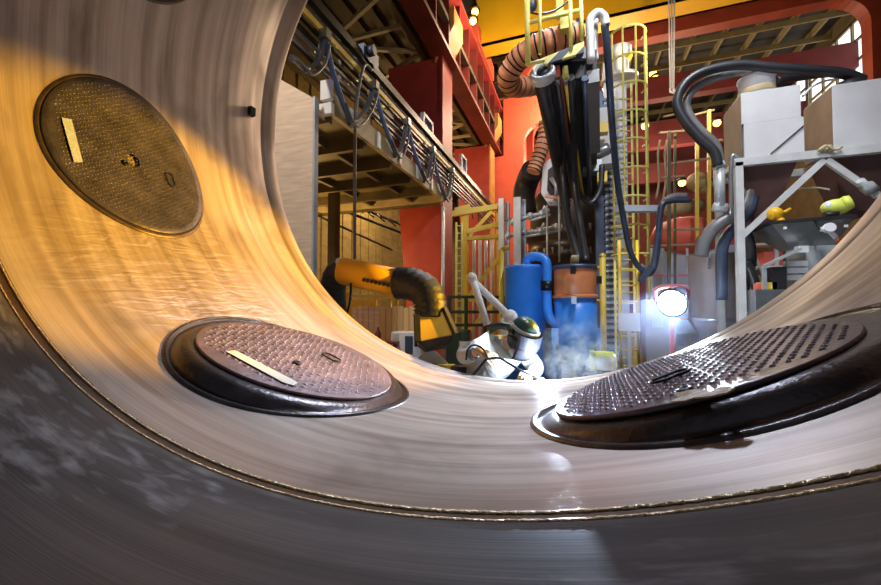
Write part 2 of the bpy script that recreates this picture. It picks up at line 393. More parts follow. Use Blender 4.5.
cover(TH1, rb1-.035, H1, 'tread_d', 'dull round manhole cover high on the left wall with a white tag', dict(bend=True, pitch=.034, bump=(.011, .005, .003), ang=.6,
    handles=[(*CL(TH1, H1+.02, 170, 180), ang(TH1, H1, (168, 171), (172, 187)), .13)], eyes=[CL(TH1, H1+.02, 125, 163)],
    tapes=[('paper', quad(TH1, H1+.02, [(61, 118), (71, 120), (82, 163), (73, 163)]))]), YC1, AY)
cover(TH2, .197*R, H2, 'tread', 'round brown manhole cover with a cream tape strip, low on the left', dict(pitch=.042, bump=(.019, .008, .004), ang=.35,
    handles=[(*CL(TH2, H2+.02, 331, 358), ang(TH2, H2, (321, 352), (341, 363)), .13)], eyes=[CL(TH2, H2+.02, 297, 363)],
    tapes=[('tape', quad(TH2, H2+.02, [(226, 352), (235, 351), (292, 380), (297, 383), (293, 386), (283, 383)]))]))
c3 = cover(TH3-.012, .187*R, H2, 'tread_l', 'round manhole cover with shiny raised studs and torn cardboard on it, at the right', dict(pitch=.037, bump=(.0105, .0075, .006), ang=.0,
    handles=[(*CL(TH3, H2+.02, 679, 374), ang(TH3, H2, (666, 380), (692, 370)), .14)], eyes=[CL(TH3, H2+.02, 692, 385)]), YC, 1.13)
cover(TH0, rb1-.035, H1, 'tread_d', 'dark manhole cover at the top edge of the picture, only its rim showing', dict(bend=True, pitch=.05, bump=(.011, .005, .003), ang=.6), YC1, AY)
# torn cardboard lying on the right cover
def oncover(th, h, pts): 
    rad, t, a = cover_frame(th, YC); return [RM @ (rad*(R-h)+a*YC+t*x+a*y) for x, y in [CL(th, h, *p) for p in pts]]
mb = MB(); nrm = RM.to_3x3() @ (-cover_frame(TH3, YC)[0])
mb.prism(oncover(TH3, H2+.022, [(674, 395), (684, 391), (706, 391), (711, 393), (722, 388), (736, 389), (728, 394), (708, 398), (694, 399), (686, 402), (672, 403), (679, 398)]), nrm*.004)
mb.thing('torn_cardboard', 'card', 'small torn scrap of brown cardboard lying on the studded right cover', 'cardboard')
# lug on the left wall
p = PX(250, 112, 0)
def ringhit(px, py, r=R):
    inv = RM.inverted(); o = inv @ CAM; v = inv.to_3x3() @ ray(px, py)
    a = v.x**2+v.z**2; b = o.x*v.x+o.z*v.z; c = o.x**2+o.z**2-r*r; s = (-b+math.sqrt(b*b-a*c))/a
    q = o+v*s; return math.atan2(q.x, -q.z), q.y
th, y = ringhit(250, 112); rad, t, a = cover_frame(th, y)
mb = MB(); c = rad*(R-.02)+a*y
mb.hexa([c+t*i*.045+a*j*.03+rad*k for k in (.025, -.03) for i, j in ((-1, -1), (1, -1), (1, 1), (-1, 1))]); mb.build('lug', 'black_metal', ring)

# ------------------------------------------------------------------ hall: floor, walls, roof
XL, XR, YE = -9.5, 13.0, 38.0
HZ = ZC+14.8
mb = MB(); mb.box((XL, -8, -.2), (XR, YE, 0)); mb.struct('floor', 'floor')
mb = MB()
mb.box((XL-.3, 3.0, 0), (XL, YE, HZ))
for k in range(60): mb.box((XL, 3.2+k*.73, 0), (XL+.05, 3.2+k*.73+.3, HZ))
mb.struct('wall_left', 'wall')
mb = MB()
for z0, z1, y0, y1 in ((0, ZC+10.9, 3, YE), (ZC+13.9, HZ, 3, YE), (ZC+10.9, ZC+13.9, 3, 20.5), (ZC+10.9, ZC+13.9, 36, YE)): mb.box((XR, y0, z0), (XR+.3, y1, z1))
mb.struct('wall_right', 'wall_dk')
mb = MB(); mb.box((XL, YE, 0), (XR, YE+.3, HZ)); mb.struct('wall_back', 'end_red')
mb = MB(); mb.box((XL, 5, HZ), (XR, YE, HZ+.2)); mb.struct('ceiling', 'roof')
for x in [XL+.6+1.5*k for k in range(15)]:
    mb = MB(); mb.box((x, 5.2, HZ-.34), (x+.12, YE, HZ)); mb.struct('roof_purlin', 'purlin')
for y in [8+2.0*k for k in range(15)]:
    mb = MB(); mb.box((XL, y, HZ-.62), (XR, y+.1, HZ-.34)); mb.struct('roof_purlin', 'purlin')
n = 1
for k in range(2):
    y0 = 20.8+k*7.75; y1 = y0+7.4
    w = T('window_%d' % n, None, None, (XR+.1, (y0+y1)/2, ZC+10.9), kind='structure'); n += 1
    mb = MB(); mb.box((XR+.12, y0, ZC+10.9), (XR+.16, y1, ZC+13.9)); mb.build('pane', 'glass', w)
    mb = MB()
    for q in range(7): yy = y0+(y1-y0)*q/6; mb.box((XR, yy-.06, ZC+10.9), (XR+.1, yy+.06, ZC+13.9))
    for q in range(4): zz = ZC+10.9+3.0*q/3; mb.box((XR, y0, zz-.06), (XR+.09, y1, zz+.06))
    mb.build('window_frame', 'purlin', w)
# red building columns along the left with crane girder
for i, (yf, w) in enumerate(((10.6, 1.75), (17.3, 1.7), (24.6, 1.7), (32, 1.7))):
    c = T('steel_column', ['broad red steel column just beyond the end of the walkway', 'second red steel column behind the cable walkway', 'third red steel column, deeper in the hall', 'farthest red steel column below the crane girder'][i], 'column', (-3.73-w/2, yf, 0), 'red columns below the crane girder')
    mb = MB(); zt = ZC+7.35
    mb.hexa([(-3.73-w*.55, yf, 0), (-3.73, yf, 0), (-3.73, yf+.8, 0), (-3.73-w*.55, yf+.8, 0), (-3.73-w, yf, zt), (-3.73, yf, zt), (-3.73, yf+.8, zt), (-3.73-w, yf+.8, zt)]); mb.build('shaft', 'red', c)
    mb = MB(); mb.box((-3.73, yf-.06, 0), (-3.66, yf+.86, zt)); mb.build('flange', 'red' if i == 0 else 'rust_edge', c)
    mb = MB(); mb.prism([(-3.9, yf-.06, zt-.15), (-3.3, yf-.06, zt-.15+1.0), (-3.3, yf-.06, zt+1.4), (-3.9, yf-.06, zt+1.4)], (0, .9, 0)); mb.build('corbel', 'rust_edge' if i < 2 else 'red', c)
g = T('crane_girder', 'long deep red crane runway girder with stiffener ribs along the left', 'girder', (-3.7, 22, ZC+7.4))
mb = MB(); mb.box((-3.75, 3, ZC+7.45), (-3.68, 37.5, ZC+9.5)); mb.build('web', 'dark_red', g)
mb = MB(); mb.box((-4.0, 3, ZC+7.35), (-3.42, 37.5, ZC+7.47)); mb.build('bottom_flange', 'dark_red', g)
mb = MB(); mb.box((-4.2, 3, ZC+9.5), (-3.35, 37.5, ZC+9.62)); mb.build('top_flange', 'red', g)
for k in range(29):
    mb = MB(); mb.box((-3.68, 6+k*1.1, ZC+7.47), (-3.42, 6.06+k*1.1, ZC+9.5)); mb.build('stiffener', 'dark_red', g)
mb = MB(); mb.box((-3.68, 3, ZC+9.62), (-3.52, 37.5, ZC+9.98)); mb.build('rail', 'black_metal', g)
# horizontal lattice under the girder
lt = T('lattice_bracing', 'flat olive lattice of bracing between the red columns under the girder', 'bracing', (-5.3, 20, ZC+7.55))
mb = MB(); mb.bar((-6.9, 4, ZC+7.58), (-6.9, 36, ZC+7.58), .22); mb.build('chord', 'olive', lt)
mb = MB(); mb.bar((-4.3, 4, ZC+7.55), (-4.3, 36, ZC+7.55), .16); mb.build('chord', 'olive', lt)
for k in range(13):
    y0 = 4.5+k*2.4
    for a, b in (((-6.9, y0), (-4.3, y0+1.2)), ((-4.3, y0+1.2), (-6.9, y0+2.4)), ((-6.9, y0), (-4.3, y0))):
        mb = MB(); mb.bar((*a, ZC+7.56), (*b, ZC+7.56), .1); mb.build('diagonal', 'beige', lt)
mb = MB()
for k in range(10): mb.box((XL+.3+k*.62, 3.5, ZC+8.2), (XL+.3+k*.62+.2, 37.5, ZC+8.35))
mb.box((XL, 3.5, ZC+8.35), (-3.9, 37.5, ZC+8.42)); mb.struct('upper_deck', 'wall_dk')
# red portals across the hall
for i, y in enumerate((20, 24, 28.5, 33)):
    q = T('portal_frame', ['nearest red portal frame spanning the hall, with a rounded corner by the window', 'second red portal beam behind the nearest', 'third dark red portal beam under the roof', 'farthest red portal beam by the end wall'][i], 'portal frame', (3, y, 0), 'red portals across the hall')
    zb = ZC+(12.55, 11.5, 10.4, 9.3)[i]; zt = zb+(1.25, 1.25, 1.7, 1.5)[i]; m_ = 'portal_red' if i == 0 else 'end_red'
    xr = 11.25; rr = 1.2
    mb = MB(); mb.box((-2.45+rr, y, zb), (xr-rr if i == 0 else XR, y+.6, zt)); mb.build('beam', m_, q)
    pol = [(xr+1.3, y, 0), (xr+1.3, y, zt), (xr, y, zt), (xr, y, zb)]
    for k in range(7):
        t = math.pi/2*k/6; pol.insert(3+k, (xr-rr+rr*math.sin(t) if 0 else xr-rr*(1-math.sin(t)), y, zb-rr*(1-math.cos(t)) if 0 else zb)) if 0 else None
    arc = [(xr-rr+rr*math.sin(t), y, zb-rr+rr*math.cos(t)) for t in [math.pi/2*k/8 for k in range(9)]]
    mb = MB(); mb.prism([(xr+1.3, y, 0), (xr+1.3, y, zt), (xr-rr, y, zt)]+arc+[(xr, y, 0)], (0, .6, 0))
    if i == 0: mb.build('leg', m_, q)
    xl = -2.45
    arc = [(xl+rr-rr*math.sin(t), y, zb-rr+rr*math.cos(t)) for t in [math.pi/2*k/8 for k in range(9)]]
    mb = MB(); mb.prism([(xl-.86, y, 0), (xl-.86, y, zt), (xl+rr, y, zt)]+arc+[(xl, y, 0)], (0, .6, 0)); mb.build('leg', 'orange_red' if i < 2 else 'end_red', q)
# second orange red frame with a rounded opening, seen left of the boom
q = T('portal_frame', 'bright orange red frame wall with a rounded opening, left of the boom', 'portal frame', (-1.5, 18.6, 0), 'red portals across the hall')
a0, a1, b0 = PY(524, 200, 18.6), PY(600, 120, 18.6), PY(524, 143, 18.6)
zt_ = PY(540, 96, 18.6).z; zo = PY(540, 122, 18.6).z; x0 = a0.x; r0 = .9
arc = [(x0+r0-r0*math.sin(t), 18.6, zo-r0+r0*math.cos(t)) for t in [math.pi/2*k/8 for k in range(9)]]
mb = MB(); mb.prism([(x0-1.95, 18.6, 0), (x0-1.95, 18.6, ZC+7.25), (-3.3, 18.6, ZC+7.25), (-3.3, 18.6, ZC+10.1), (x0-1.95, 18.6, ZC+10.1), (x0-1.95, 18.6, zt_+.2), (a1.x, 18.6, zt_), (a1.x, 18.6, zo)]+arc+[(x0, 18.6, 0)], (0, .35, 0)); mb.build('panel', 'orange_red', q)
# yellow overhead crane
y = 14.4; zb = ZC+10.08
cr_ = T('bridge_crane', 'yellow overhead bridge crane girder crossing at the top', 'crane', (2, y, zb))
mb = MB(); mb.box((-3.55, y, zb), (9.5, y+.1, zb+1.9)); mb.box((-3.55, y+.8, zb), (9.5, y+.9, zb+1.9)); mb.box((-3.55, y, zb), (9.5, y+.9, zb+.06)); mb.build('box_girder', 'crane', cr_)
mb = MB(); mb.box((-4.1, y-.5, zb-.08), (-3.4, y+2.4, zb+.55)); mb.build('end_carriage', 'orange_red', cr_)
for k in range(3):
    mb = MB(); mb.lathe((-3.6, y-.1+k*.8, zb+.1), [(.2, -.1), (.2, .1)], 20, (1, 0, 0)); mb.build('wheel', 'rust_edge', cr_)
# hanging rope falls
for k, dx in enumerate((-3, 0, 3)):
    a, b = P(671.5+dx, -20, 11), P(672+dx*.6, 88, 11)
    mb = MB(); mb.tube([a, b], .02, 8); 
    if k != 1: mb.tube([b, b+V((0, 0, -.12)), b+V((.1, 0, -.16))], .03, 8)
    mb.thing('hoist_rope', 'frame', ['grey hoist rope hanging from the crane, left of three', 'grey hoist rope hanging from the crane, middle of three', 'grey hoist rope hanging from the crane, right of three'][k], 'rope', 'hoist ropes')
# sodium lamps
LAMPS = [(653, 74, 24), (655, 79, 24), (717, 123, 17), (682, 183, 15), (645, 126, 22), (793, 1, 18), (475, 12, 13.6), (473, 21, 13.6)]
LN = ['upper lamp of the glowing pair under the dark roof', 'lower lamp of the glowing pair under the dark roof', 'glowing lamp beside the pale pipe scaffold', 'small glowing lamp above the orange machine', 'faint glowing lamp right of the caged ladder', 'glowing lamp on the portal beam at the top edge', 'glowing lamp at the crane end, upper', 'glowing lamp at the crane end, lower']
for (px, py, d), lb in zip(LAMPS, LN):
    c = P(px, py, d); k = T('sodium_lamp', lb, 'lamp', c, 'sodium lamps')
    s = d/18*.16
    mb = MB(); mb.ball(c, s); mb.build('bulb', 'lampglow', k)
    mb = MB(); mb.lathe(c+V((0, 0, s*.5)), [(s*1.5, 0), (s*1.3, s*.6), (s*.5, s*1.2)], 16); mb.build('reflector', 'black_metal', k)
# ------------------------------------------------------------------ left: walkway with cable track
XW = -3.6
pw = T('walkway_platform', 'long olive steel walkway platform carried on the hall wall, seen from below', 'walkway', (-6, 7.5, ZC+2.9))
z0 = ZC+2.95; y0, y1 = 4.95, 10.1
mb = MB(); mb.box((-8.6, y0, z0+.12), (XW, y1, z0+.18)); mb.build('deck', 'olive', pw)
mb = MB(); mb.box((XW-.02, y0, z0), (XW+.06, y1, z0+.34)); mb.build('edge_beam', 'beige', pw)
mb = MB(); mb.box((-8.6, y1, z0-.05), (XW+.1, y1+.18, z0+.2)); mb.build('end_beam', 'beige', pw)
for k in range(6):
    y = y0+.05+k*1.05; mb = MB(); mb.box((-8.6, y, z0-.12), (XW-.02, y+.09, z0+.12)); mb.build('joist', 'olive', pw)
for k in range(3):
    x = XW-.9-k*1.3; mb = MB(); mb.box((x, y0, z0-.02), (x+.09, y1, z0+.12)); mb.build('stringer', 'olive', pw)
for k in range(6):
    y = y0+.5+k*.95; mb = MB(); mb.box((XW+.06, y, z0+.02), (XW+.09, y+.09, z0+.32)); mb.build('bracket', 'white', pw)
mb = MB(); mb.box((XW-.1, y0-.08, z0-.05), (XW+.12, y0, z0+.12)); mb.box((XW-.08, y0-.08, z0+.18), (XW+.1, y0, z0+.48)); mb.build('end_plate', 'white', pw)
tr = T('cable_track', 'long row of parallel rails and cable trays along the walkway edge', 'cable track', (XW+.05, 9.5, ZC+3.5))
for k, (dz, dx, r, m_) in enumerate(((4.46, 0, .055, 'black_metal'), (4.36, .05, .05, 'black_metal'), (4.24, 0, .03, 'hose_grey'), (4.1, .02, .045, 'yellow'), (3.98, .04, .03, 'black_metal'), (3.86, 0, .03, 'black_metal'), (3.74, .02, .025, 'hose_grey'), (3.62, 0, .03, 'hose_grey'), (3.5, .02, .022, 'black_metal'))):
    z = ZC+dz; mb = MB(); mb.bar((XW+dx, 3.6, z), (XW+dx, 17.5, z), r*2 if r > .04 else r*1.6); mb.build('rail', m_, tr)
for k in range(13):
    y = 5+k*.95; mb = MB(); mb.box((XW-.3, y, ZC+4.0), (XW+.1, y+.06, ZC+4.05)); mb.build('bracket', 'pale_yellow', tr)
    mb = MB(); mb.box((XW-.06, y+.3, ZC+3.2), (XW, y+.36, ZC+4.5)); mb.build('post', 'olive', tr)
# festoon loops
tops = [(291, 58), (325, 39), (374.5, 89), (407, 125), (432.6, 152), (452, 172)]
lows = [(308, 69), (352, 121), (397, 154), (426, 180), (446, 199)]
LB = ['nearest cable loop at the ring edge, grey strands', 'largest blue and grey cable loop under the track', 'second blue cable loop from the largest, deeper along the track', 'third blue cable loop along the track, beside the first red column', 'last blue cable loop at the walkway end']
for k in range(5):
    a, b, l = PX(*tops[k], XW+.12), PX(*tops[k+1], XW+.12), PX(*lows[k], XW+.12)
    f = T('festoon_cable', LB[k], 'cable', (a+b)/2, 'cable loops under the track')
    for j, (o_, m_) in enumerate(((0, 'blue_hose' if k else 'hose_grey'), (.055, 'hose_grey'), (-.05, 'hose_grey'))):
        off = V((o_, o_*.8, -abs(o_)*1.2))
        pts = cr([a, a.lerp(l, .42)+V((0, -.05, -.10*(a.z-l.z))), l+V((0, -.0, 0)), b.lerp(l, .42)+V((0, .05, -.10*(b.z-l.z))), b], 8)
        pts = [p+off for p in pts]; n = len(pts)
        mb = MB()
        if j == 0: mb.tube(pts[:n//2+1], .045, 8); mb.build('strand', m_, f); mb = MB(); mb.tube(pts[n//2:], .032, 8); mb.build('strand', 'hose_grey', f)
        else: mb.tube(pts[n//3:] if j == 1 else pts[n//2:], .022, 8); mb.build('strand', m_, f)
    mb = MB(); mb.cbox(b+V((0, 0, .06)), (.14, .12, .14)); mb.build('trolley', 'galv', f)
a, b = PX(364, 62, XW+.1), PX(355, 200, XW+.1)
mb = MB(); mb.tube(cr([PX(372, 70, XW+.1), PX(364, 66, XW+.1), PX(357, 100, XW+.1), PX(355, 140, XW+.1), PX(354.5, 262, XW+.1)], 6), .028, 8)
mb.thing('hanging_cable', 'hose_grey', 'single grey cable hanging straight down from the track past the walkway', 'cable')
c = PX(364, 58, XW); mb = MB(); mb.cbox(c, (.2, .35, .3)); mb.cbox(c+V((.02, .3, .05)), (.12, .2, .4)); mb.lathe(c+V((.1, 0, .1)), [(.09, 0), (.09, .12)], 12, (1, 0, 0))
mb.thing('junction_box', ['dkblue'], 'small dark motor box sitting on the cable track', 'box')
for px, py, lb in ((427, 131, 'pale blue open box on the first red column by the track'), (463, 166, 'little pale blue box on the second red column by the track')):
    c = PX(px, py, XW-.1); s = .32 if px < 450 else .3; mb = MB()
    mb.cbox(c+V((0, -s, 0)), (.1, .08, s*2)); mb.cbox(c+V((0, s, 0)), (.1, .08, s*2)); mb.cbox(c+V((0, 0, s)), (.1, 2*s, .08)); mb.cbox(c+V((0, 0, -s)), (.1, 2*s, .08)); mb.cbox(c+V((-.05, 0, 0)), (.02, 2*s, 2*s))
    mb.thing('switch_box', 'blue_grey', lb, 'box')
# wooden panel at the ring edge
yb = 4.7; a, b, c, d = PY(255, 40, yb), PY(314, 98, yb), PY(311, 285, yb), PY(255, 330, yb)
wp = T('wood_panel', 'tall pale plywood panel with blue edge, cut off by the ring', 'panel', (b.x-.6, yb, 0))
xr_ = (b.x+c.x)/2
mb = MB(); mb.prism([(xr_-1.5, yb, 0), (xr_, yb, 0), (xr_, yb, b.z), (xr_-1.5, yb, b.z+1.5*.66)], (0, .05, 0)); mb.build('board', 'wood', wp)
mb = MB(); mb.box((xr_, yb-.01, 0), (xr_+.035, yb+.08, b.z+.02)); mb.build('edge_post', 'blue_grey', wp)
# things under the walkway against the wall
mb = MB(); x = PY(334, 220, 8.4).x; mb.bar((x, 8.4, 0), (x, 8.4, ZC+2.9), .22); mb.thing('support_post', 'olive', 'olive steel post holding up the walkway platform', 'post')
pr = T('wall_pipes', 'dark pipes and cross rails on the lit wall under the walkway', 'pipe', (-8.5, 10, 2.5))
for (p1, p2, r) in (((316, 190, 10.0), (420, 232, 14), .05), ((316, 200, 10.0), (420, 240, 14), .05), ((316, 215, 10.0), (392, 250, 14), .04)):
    mb = MB(); mb.tube([PY(*p1), PY(*p2)], r, 8); mb.build('pipe', 'black_metal', pr)
for k in range(8):
    a = PY(332+k*11, 196+k*4.5, 10.4+k*.4); mb = MB(); mb.tube([a, a+V((.35, 0, -.3))], .03, 6); mb.build('arm', 'black_metal', pr)
mb = MB(); a, b = PX(441, 200, -3.62), PX(441, 290, -3.62); 
for q in (0, .12): mb.tube([(-3.6, 10.45-q, 0), (-3.6, 10.45-q, ZC+2.8)], .035, 8)
mb.thing('conduit_pipe', 'galv_l', 'pair of pale conduit pipes up the first red column', 'pipe')
# yellow barrier with panel
yb = 7.2
rl = T('safety_barrier', 'yellow barrier rail and panel behind the extraction arm', 'barrier', PY(375, 330, yb))
for py in (288, 296):
    mb = MB(); mb.bar(PY(318, py, yb), PY(418, py+1, yb), .07); mb.build('rail', 'yellow', rl)
mb = MB(); a, b = PY(338, 300, yb), PY(376, 330, yb); mb.box((a.x, yb, b.z), (b.x, yb+.06, a.z)); mb.build('panel', 'yellow', rl)
for px in (347, 395):
    mb = MB(); a = PY(px, 292, yb); mb.cyl((a.x, yb, 0), (a.x, yb, a.z), .08); mb.build('post', 'yellow', rl)
yb = 6.6; a, b = PY(352, 306, yb), PY(415, 352, yb)
ct = T('timber_crate', 'slatted pine crate standing behind the ring rim at left', 'crate', ((a.x+b.x)/2, yb, 0))
nb = 11
for k in range(nb):
    x0_ = a.x+(b.x-a.x)*k/nb; mb = MB(); mb.box((x0_+.006, yb, 0), (x0_+(b.x-a.x)/nb-.006, yb+.04, a.z-.03*(k % 3 == 0))); mb.build('slat', 'pine' if k > 4 else 'wood', ct)
mb = MB(); mb.box((a.x, yb+.04, 0), (b.x, yb+.9, a.z-.05)); mb.build('box', 'wood', ct)
yb = 5.9; a, b = PY(391, 332, yb), PY(414, 354, yb)
kb = T('control_cabinet', 'small light grey control cabinet in front of the pine crate', 'cabinet', ((a.x+b.x)/2, yb, 0))
mb = MB(); mb.box((a.x, yb, 0), (b.x, yb+.3, a.z)); mb.build('body', 'white', kb, bevel=.01)
mb = MB(); mb.box((b.x-.16, yb-.01, b.z), (b.x-.02, yb, a.z-.06)); mb.build('vent', 'dkblue', kb)
mb = MB(); mb.box((a.x+.03, yb-.008, b.z+.02), (a.x+.15, yb, a.z-.03)); mb.build('door', 'galv_l', kb)
bt = T('bottle', 'small dark red bottle on the shelf end by the grey cabinet', 'bottle', PY(378, 335, 5.8))
mb = MB(); a = PY(378, 335, 5.8); mb.lathe(a+V((0, 0, -.1)), [(.05, 0), (.05, .13), (.02, .18), (.02, .23)], 12); mb.build('body', 'end_red', bt)
mb = MB(); mb.box((a.x-.5, 5.72, a.z-.14), (a.x+.35, 5.95, a.z-.1)); mb.bar((a.x-.4, 5.83, 0), (a.x-.4, 5.83, a.z-.14), .05); mb.bar((a.x+.3, 5.83, 0), (a.x+.3, 5.83, a.z-.14), .05); mb.thing('shelf', 'dark_red', 'narrow dark shelf behind the rim holding the red bottle', 'shelf')
# fume extraction arm
fa = T('fume_arm', 'yellow and black fume extraction arm with hood, over the left rim', 'extraction arm', P(335, 310, 4.6))
d = 4.5
mb = MB(); pts = cr([P(335, 312, 4.9), P(333, 292, 4.7), P(336, 276, 4.55), P(345, 269, 4.5)], 8)
mb.tube(pts, .155, 16, radii=[.15*(1+.04*math.sin(i*2.2)) for i in range(len(pts))]); mb.build('elbow_hose', 'flex', fa)
mb = MB(); mb.cyl(P(343, 271, 4.5), P(400, 283, 4.25), .16, .15, 24); mb.build('tube', 'crane', fa)
pts = cr([P(398, 283, 4.26), P(412, 284, 4.2), P(425, 291, 4.15), P(430, 304, 4.1), P(430, 318, 4.08)], 8)
mb = MB(); mb.tube(pts, .18, 18, radii=[.178*(1+.035*math.sin(i*2.1)) for i in range(len(pts))]); mb.build('elbow_hose', 'flex', fa)
top = P(430, 313, 4.08); ax = (P(438, 352, 3.98)-top).normalized()
def ringpts(c, ax, w, h, side):
    r = side-ax*side.dot(ax); r.normalize(); u = ax.cross(r)
    return [c+r*(-w)+u*(-h), c+r*w+u*(-h), c+r*w+u*h, c+r*(-w)+u*h]
side = RT*.93-UP*.3
A_, B_, C_ = ringpts(top, ax, .14, .12, side), ringpts(top+ax*.30, ax, .19, .19, side), ringpts(top+ax*.38, ax, .12, .17, side)
mb = MB(); mb.hexa(A_+B_); mb.build('hood', 'yellow', fa, bevel=.015)
mb = MB(); mb.hexa(B_+C_); mb.build('hood_rim', 'flex', fa, bevel=.01)
for q in (0, 1, 2, 3):
    mb = MB(); mb.bar(A_[q], B_[q], .05); mb.build('edge_strip', 'flex', fa)
# dark printed word on the tube: unreadable small marks
tv = (P(400, 283, 4.25)-P(343, 271, 4.5)).normalized(); n_ = (CAM-P(380, 279, 4.33)); n_ = (n_-tv*n_.dot(tv)).normalized(); u_ = tv.cross(n_)
mb = MB(); c = P(372, 276, 4.36)
for k in range(9):
    q = c+tv*(.05*k)+n_*.158+u_*(.0+.06); mb.bar(q-u_*.02, q+u_*.02, .03, .012, n_); mb.bar(q-u_*.0+tv*.012, q+tv*.03, .012, .012, n_)
mb.build('lettering', 'dark', fa)
mb = MB(); mb.tube(cr([P(351, 283, 4.3), P(350, 300, 4.3), P(347, 318, 4.35), P(352, 330, 4.3)], 6), .012, 6); mb.build('cable', 'black_metal', fa)
sp_ = P(437, 364, 4.4); mb = MB(); mb.bar(P(424, 352, 4.3), P(452, 380, 4.3), .03, .2); mb.thing('cable_tray', 'galv_l', 'pale sloping tray under the extraction hood', 'tray')
mb = MB(); mb.bar(P(437, 372, 4.15), P(455, 372, 4.2), .1, .16); mb.thing('padded_block', 'yellow', 'small yellow block behind the rim under the hood', 'block')

# ------------------------------------------------------------------ welder
def skin_mesh(name, nodes, edges, matn, parent, sub=2, extra=None):
    me = bpy.data.meshes.new(name); base = BASE[parent]
    keys = list(nodes); me.from_pydata([V(nodes[k][0])-base for k in keys], [(keys.index(a), keys.index(b)) for a, b in edges], [])
    o = bpy.data.objects.new(name, me); COL.objects.link(o)
    o.modifiers.new('skin', 'SKIN'); me.skin_vertices if me.skin_vertices else None
    for v, k in zip(me.skin_vertices[0].data, keys):
        r = nodes[k][1]; v.radius = (r, r) if not isinstance(r, tuple) else r
    me.skin_vertices[0].data[0].use_root = True
    ss = o.modifiers.new('sub', 'SUBSURF'); ss.levels = sub; ss.render_levels = sub
    dg = bpy.context.evaluated_depsgraph_get(); nm = bpy.data.meshes.new_from_object(o.evaluated_get(dg)); nm.name = name
    bpy.data.objects.remove(o); nm.materials.clear(); nm.materials.append(M[matn])
    for p in nm.polygons: p.use_smooth = True
    q = bpy.data.objects.new(name, nm); COL.objects.link(q); q.parent = parent; BASE[q] = base
    return q
J = dict(pel=P(470, 392, 3.95), sp1=P(484, 371, 3.86), chest=P(499, 353, 3.72), neck=P(512, 342, 3.56), head=P(522, 333, 3.47),
         rsh=P(481, 342, 3.60), rel=P(461, 358, 3.46), rwr=P(479, 352, 3.30), lsh=P(521, 350, 3.74), lel=P(537, 368, 3.62), lwr=P(533, 374, 3.36))
hipd = (RT*.6+FW*-.3)
fx = RT.copy(); fx.z = 0; fx.normalize(); fy = V((-fx.y, fx.x, 0))
J['rhip'] = J['pel']-fx*.13-V((0, 0, .08)); J['lhip'] = J['pel']+fx*.13-V((0, 0, .08))
for s_, sx in (('r', -.16), ('l', .2)):
    hp = J[s_+'hip']; J[s_+'ft'] = V((hp.x, hp.y, .1))+fx*sx*.5+fy*.12; J[s_+'kn'] = hp.lerp(J[s_+'ft'], .5)-fy*.10+fx*sx*.2
    J[s_+'toe'] = J[s_+'ft']-fy*.17-V((0, 0, .05))
wd = T('welder', 'person in pale welding jacket and dark helmet bending over the rim with a torch', 'person', V((J['pel'].x, J['pel'].y, 0)))
E_body = [('pel', 'sp1'), ('sp1', 'chest'), ('chest', 'neck'), ('neck', 'head'), ('chest', 'rsh'), ('rsh', 'rel'), ('rel', 'rwr'), ('chest', 'lsh'), ('lsh', 'lel'), ('lel', 'lwr'), ('pel', 'rhip'), ('rhip', 'rkn'), ('rkn', 'rft'), ('rft', 'rtoe'), ('pel', 'lhip'), ('lhip', 'lkn'), ('lkn', 'lft'), ('lft', 'ltoe')]
rad = dict(pel=.13, sp1=.13, chest=.14, neck=.06, head=.1, rsh=.075, rel=.05, rwr=.035, lsh=.075, lel=.05, lwr=.035, rhip=.1, lhip=.1, rkn=.065, lkn=.065, rft=.045, lft=.045, rtoe=.04, ltoe=.04)
skin_mesh('body', {k: (J[k], rad[k]) for k in rad}, E_body, 'skin', wd)
jk = dict(pel=.185, sp1=.19, chest=.195, rsh=.125, rel=.078, lsh=.12, lel=.08)
nod = {k: (J[k], jk[k]) for k in jk}; nod['nk'] = (J['chest'].lerp(J['neck'], .7), .10)
nod['belly'] = (P(513, 368, 3.62), .135); nod['rcf'] = (J['rel'].lerp(J['rwr'], .8), .068); nod['lcf'] = (J['lel'].lerp(J['lwr'], .8), .07)
skin_mesh('jacket', nod, [('pel', 'sp1'), ('sp1', 'chest'), ('chest', 'nk'), ('chest', 'belly'), ('chest', 'rsh'), ('rsh', 'rel'), ('rel', 'rcf'), ('chest', 'lsh'), ('lsh', 'lel'), ('lel', 'lcf')], 'jacket', wd)
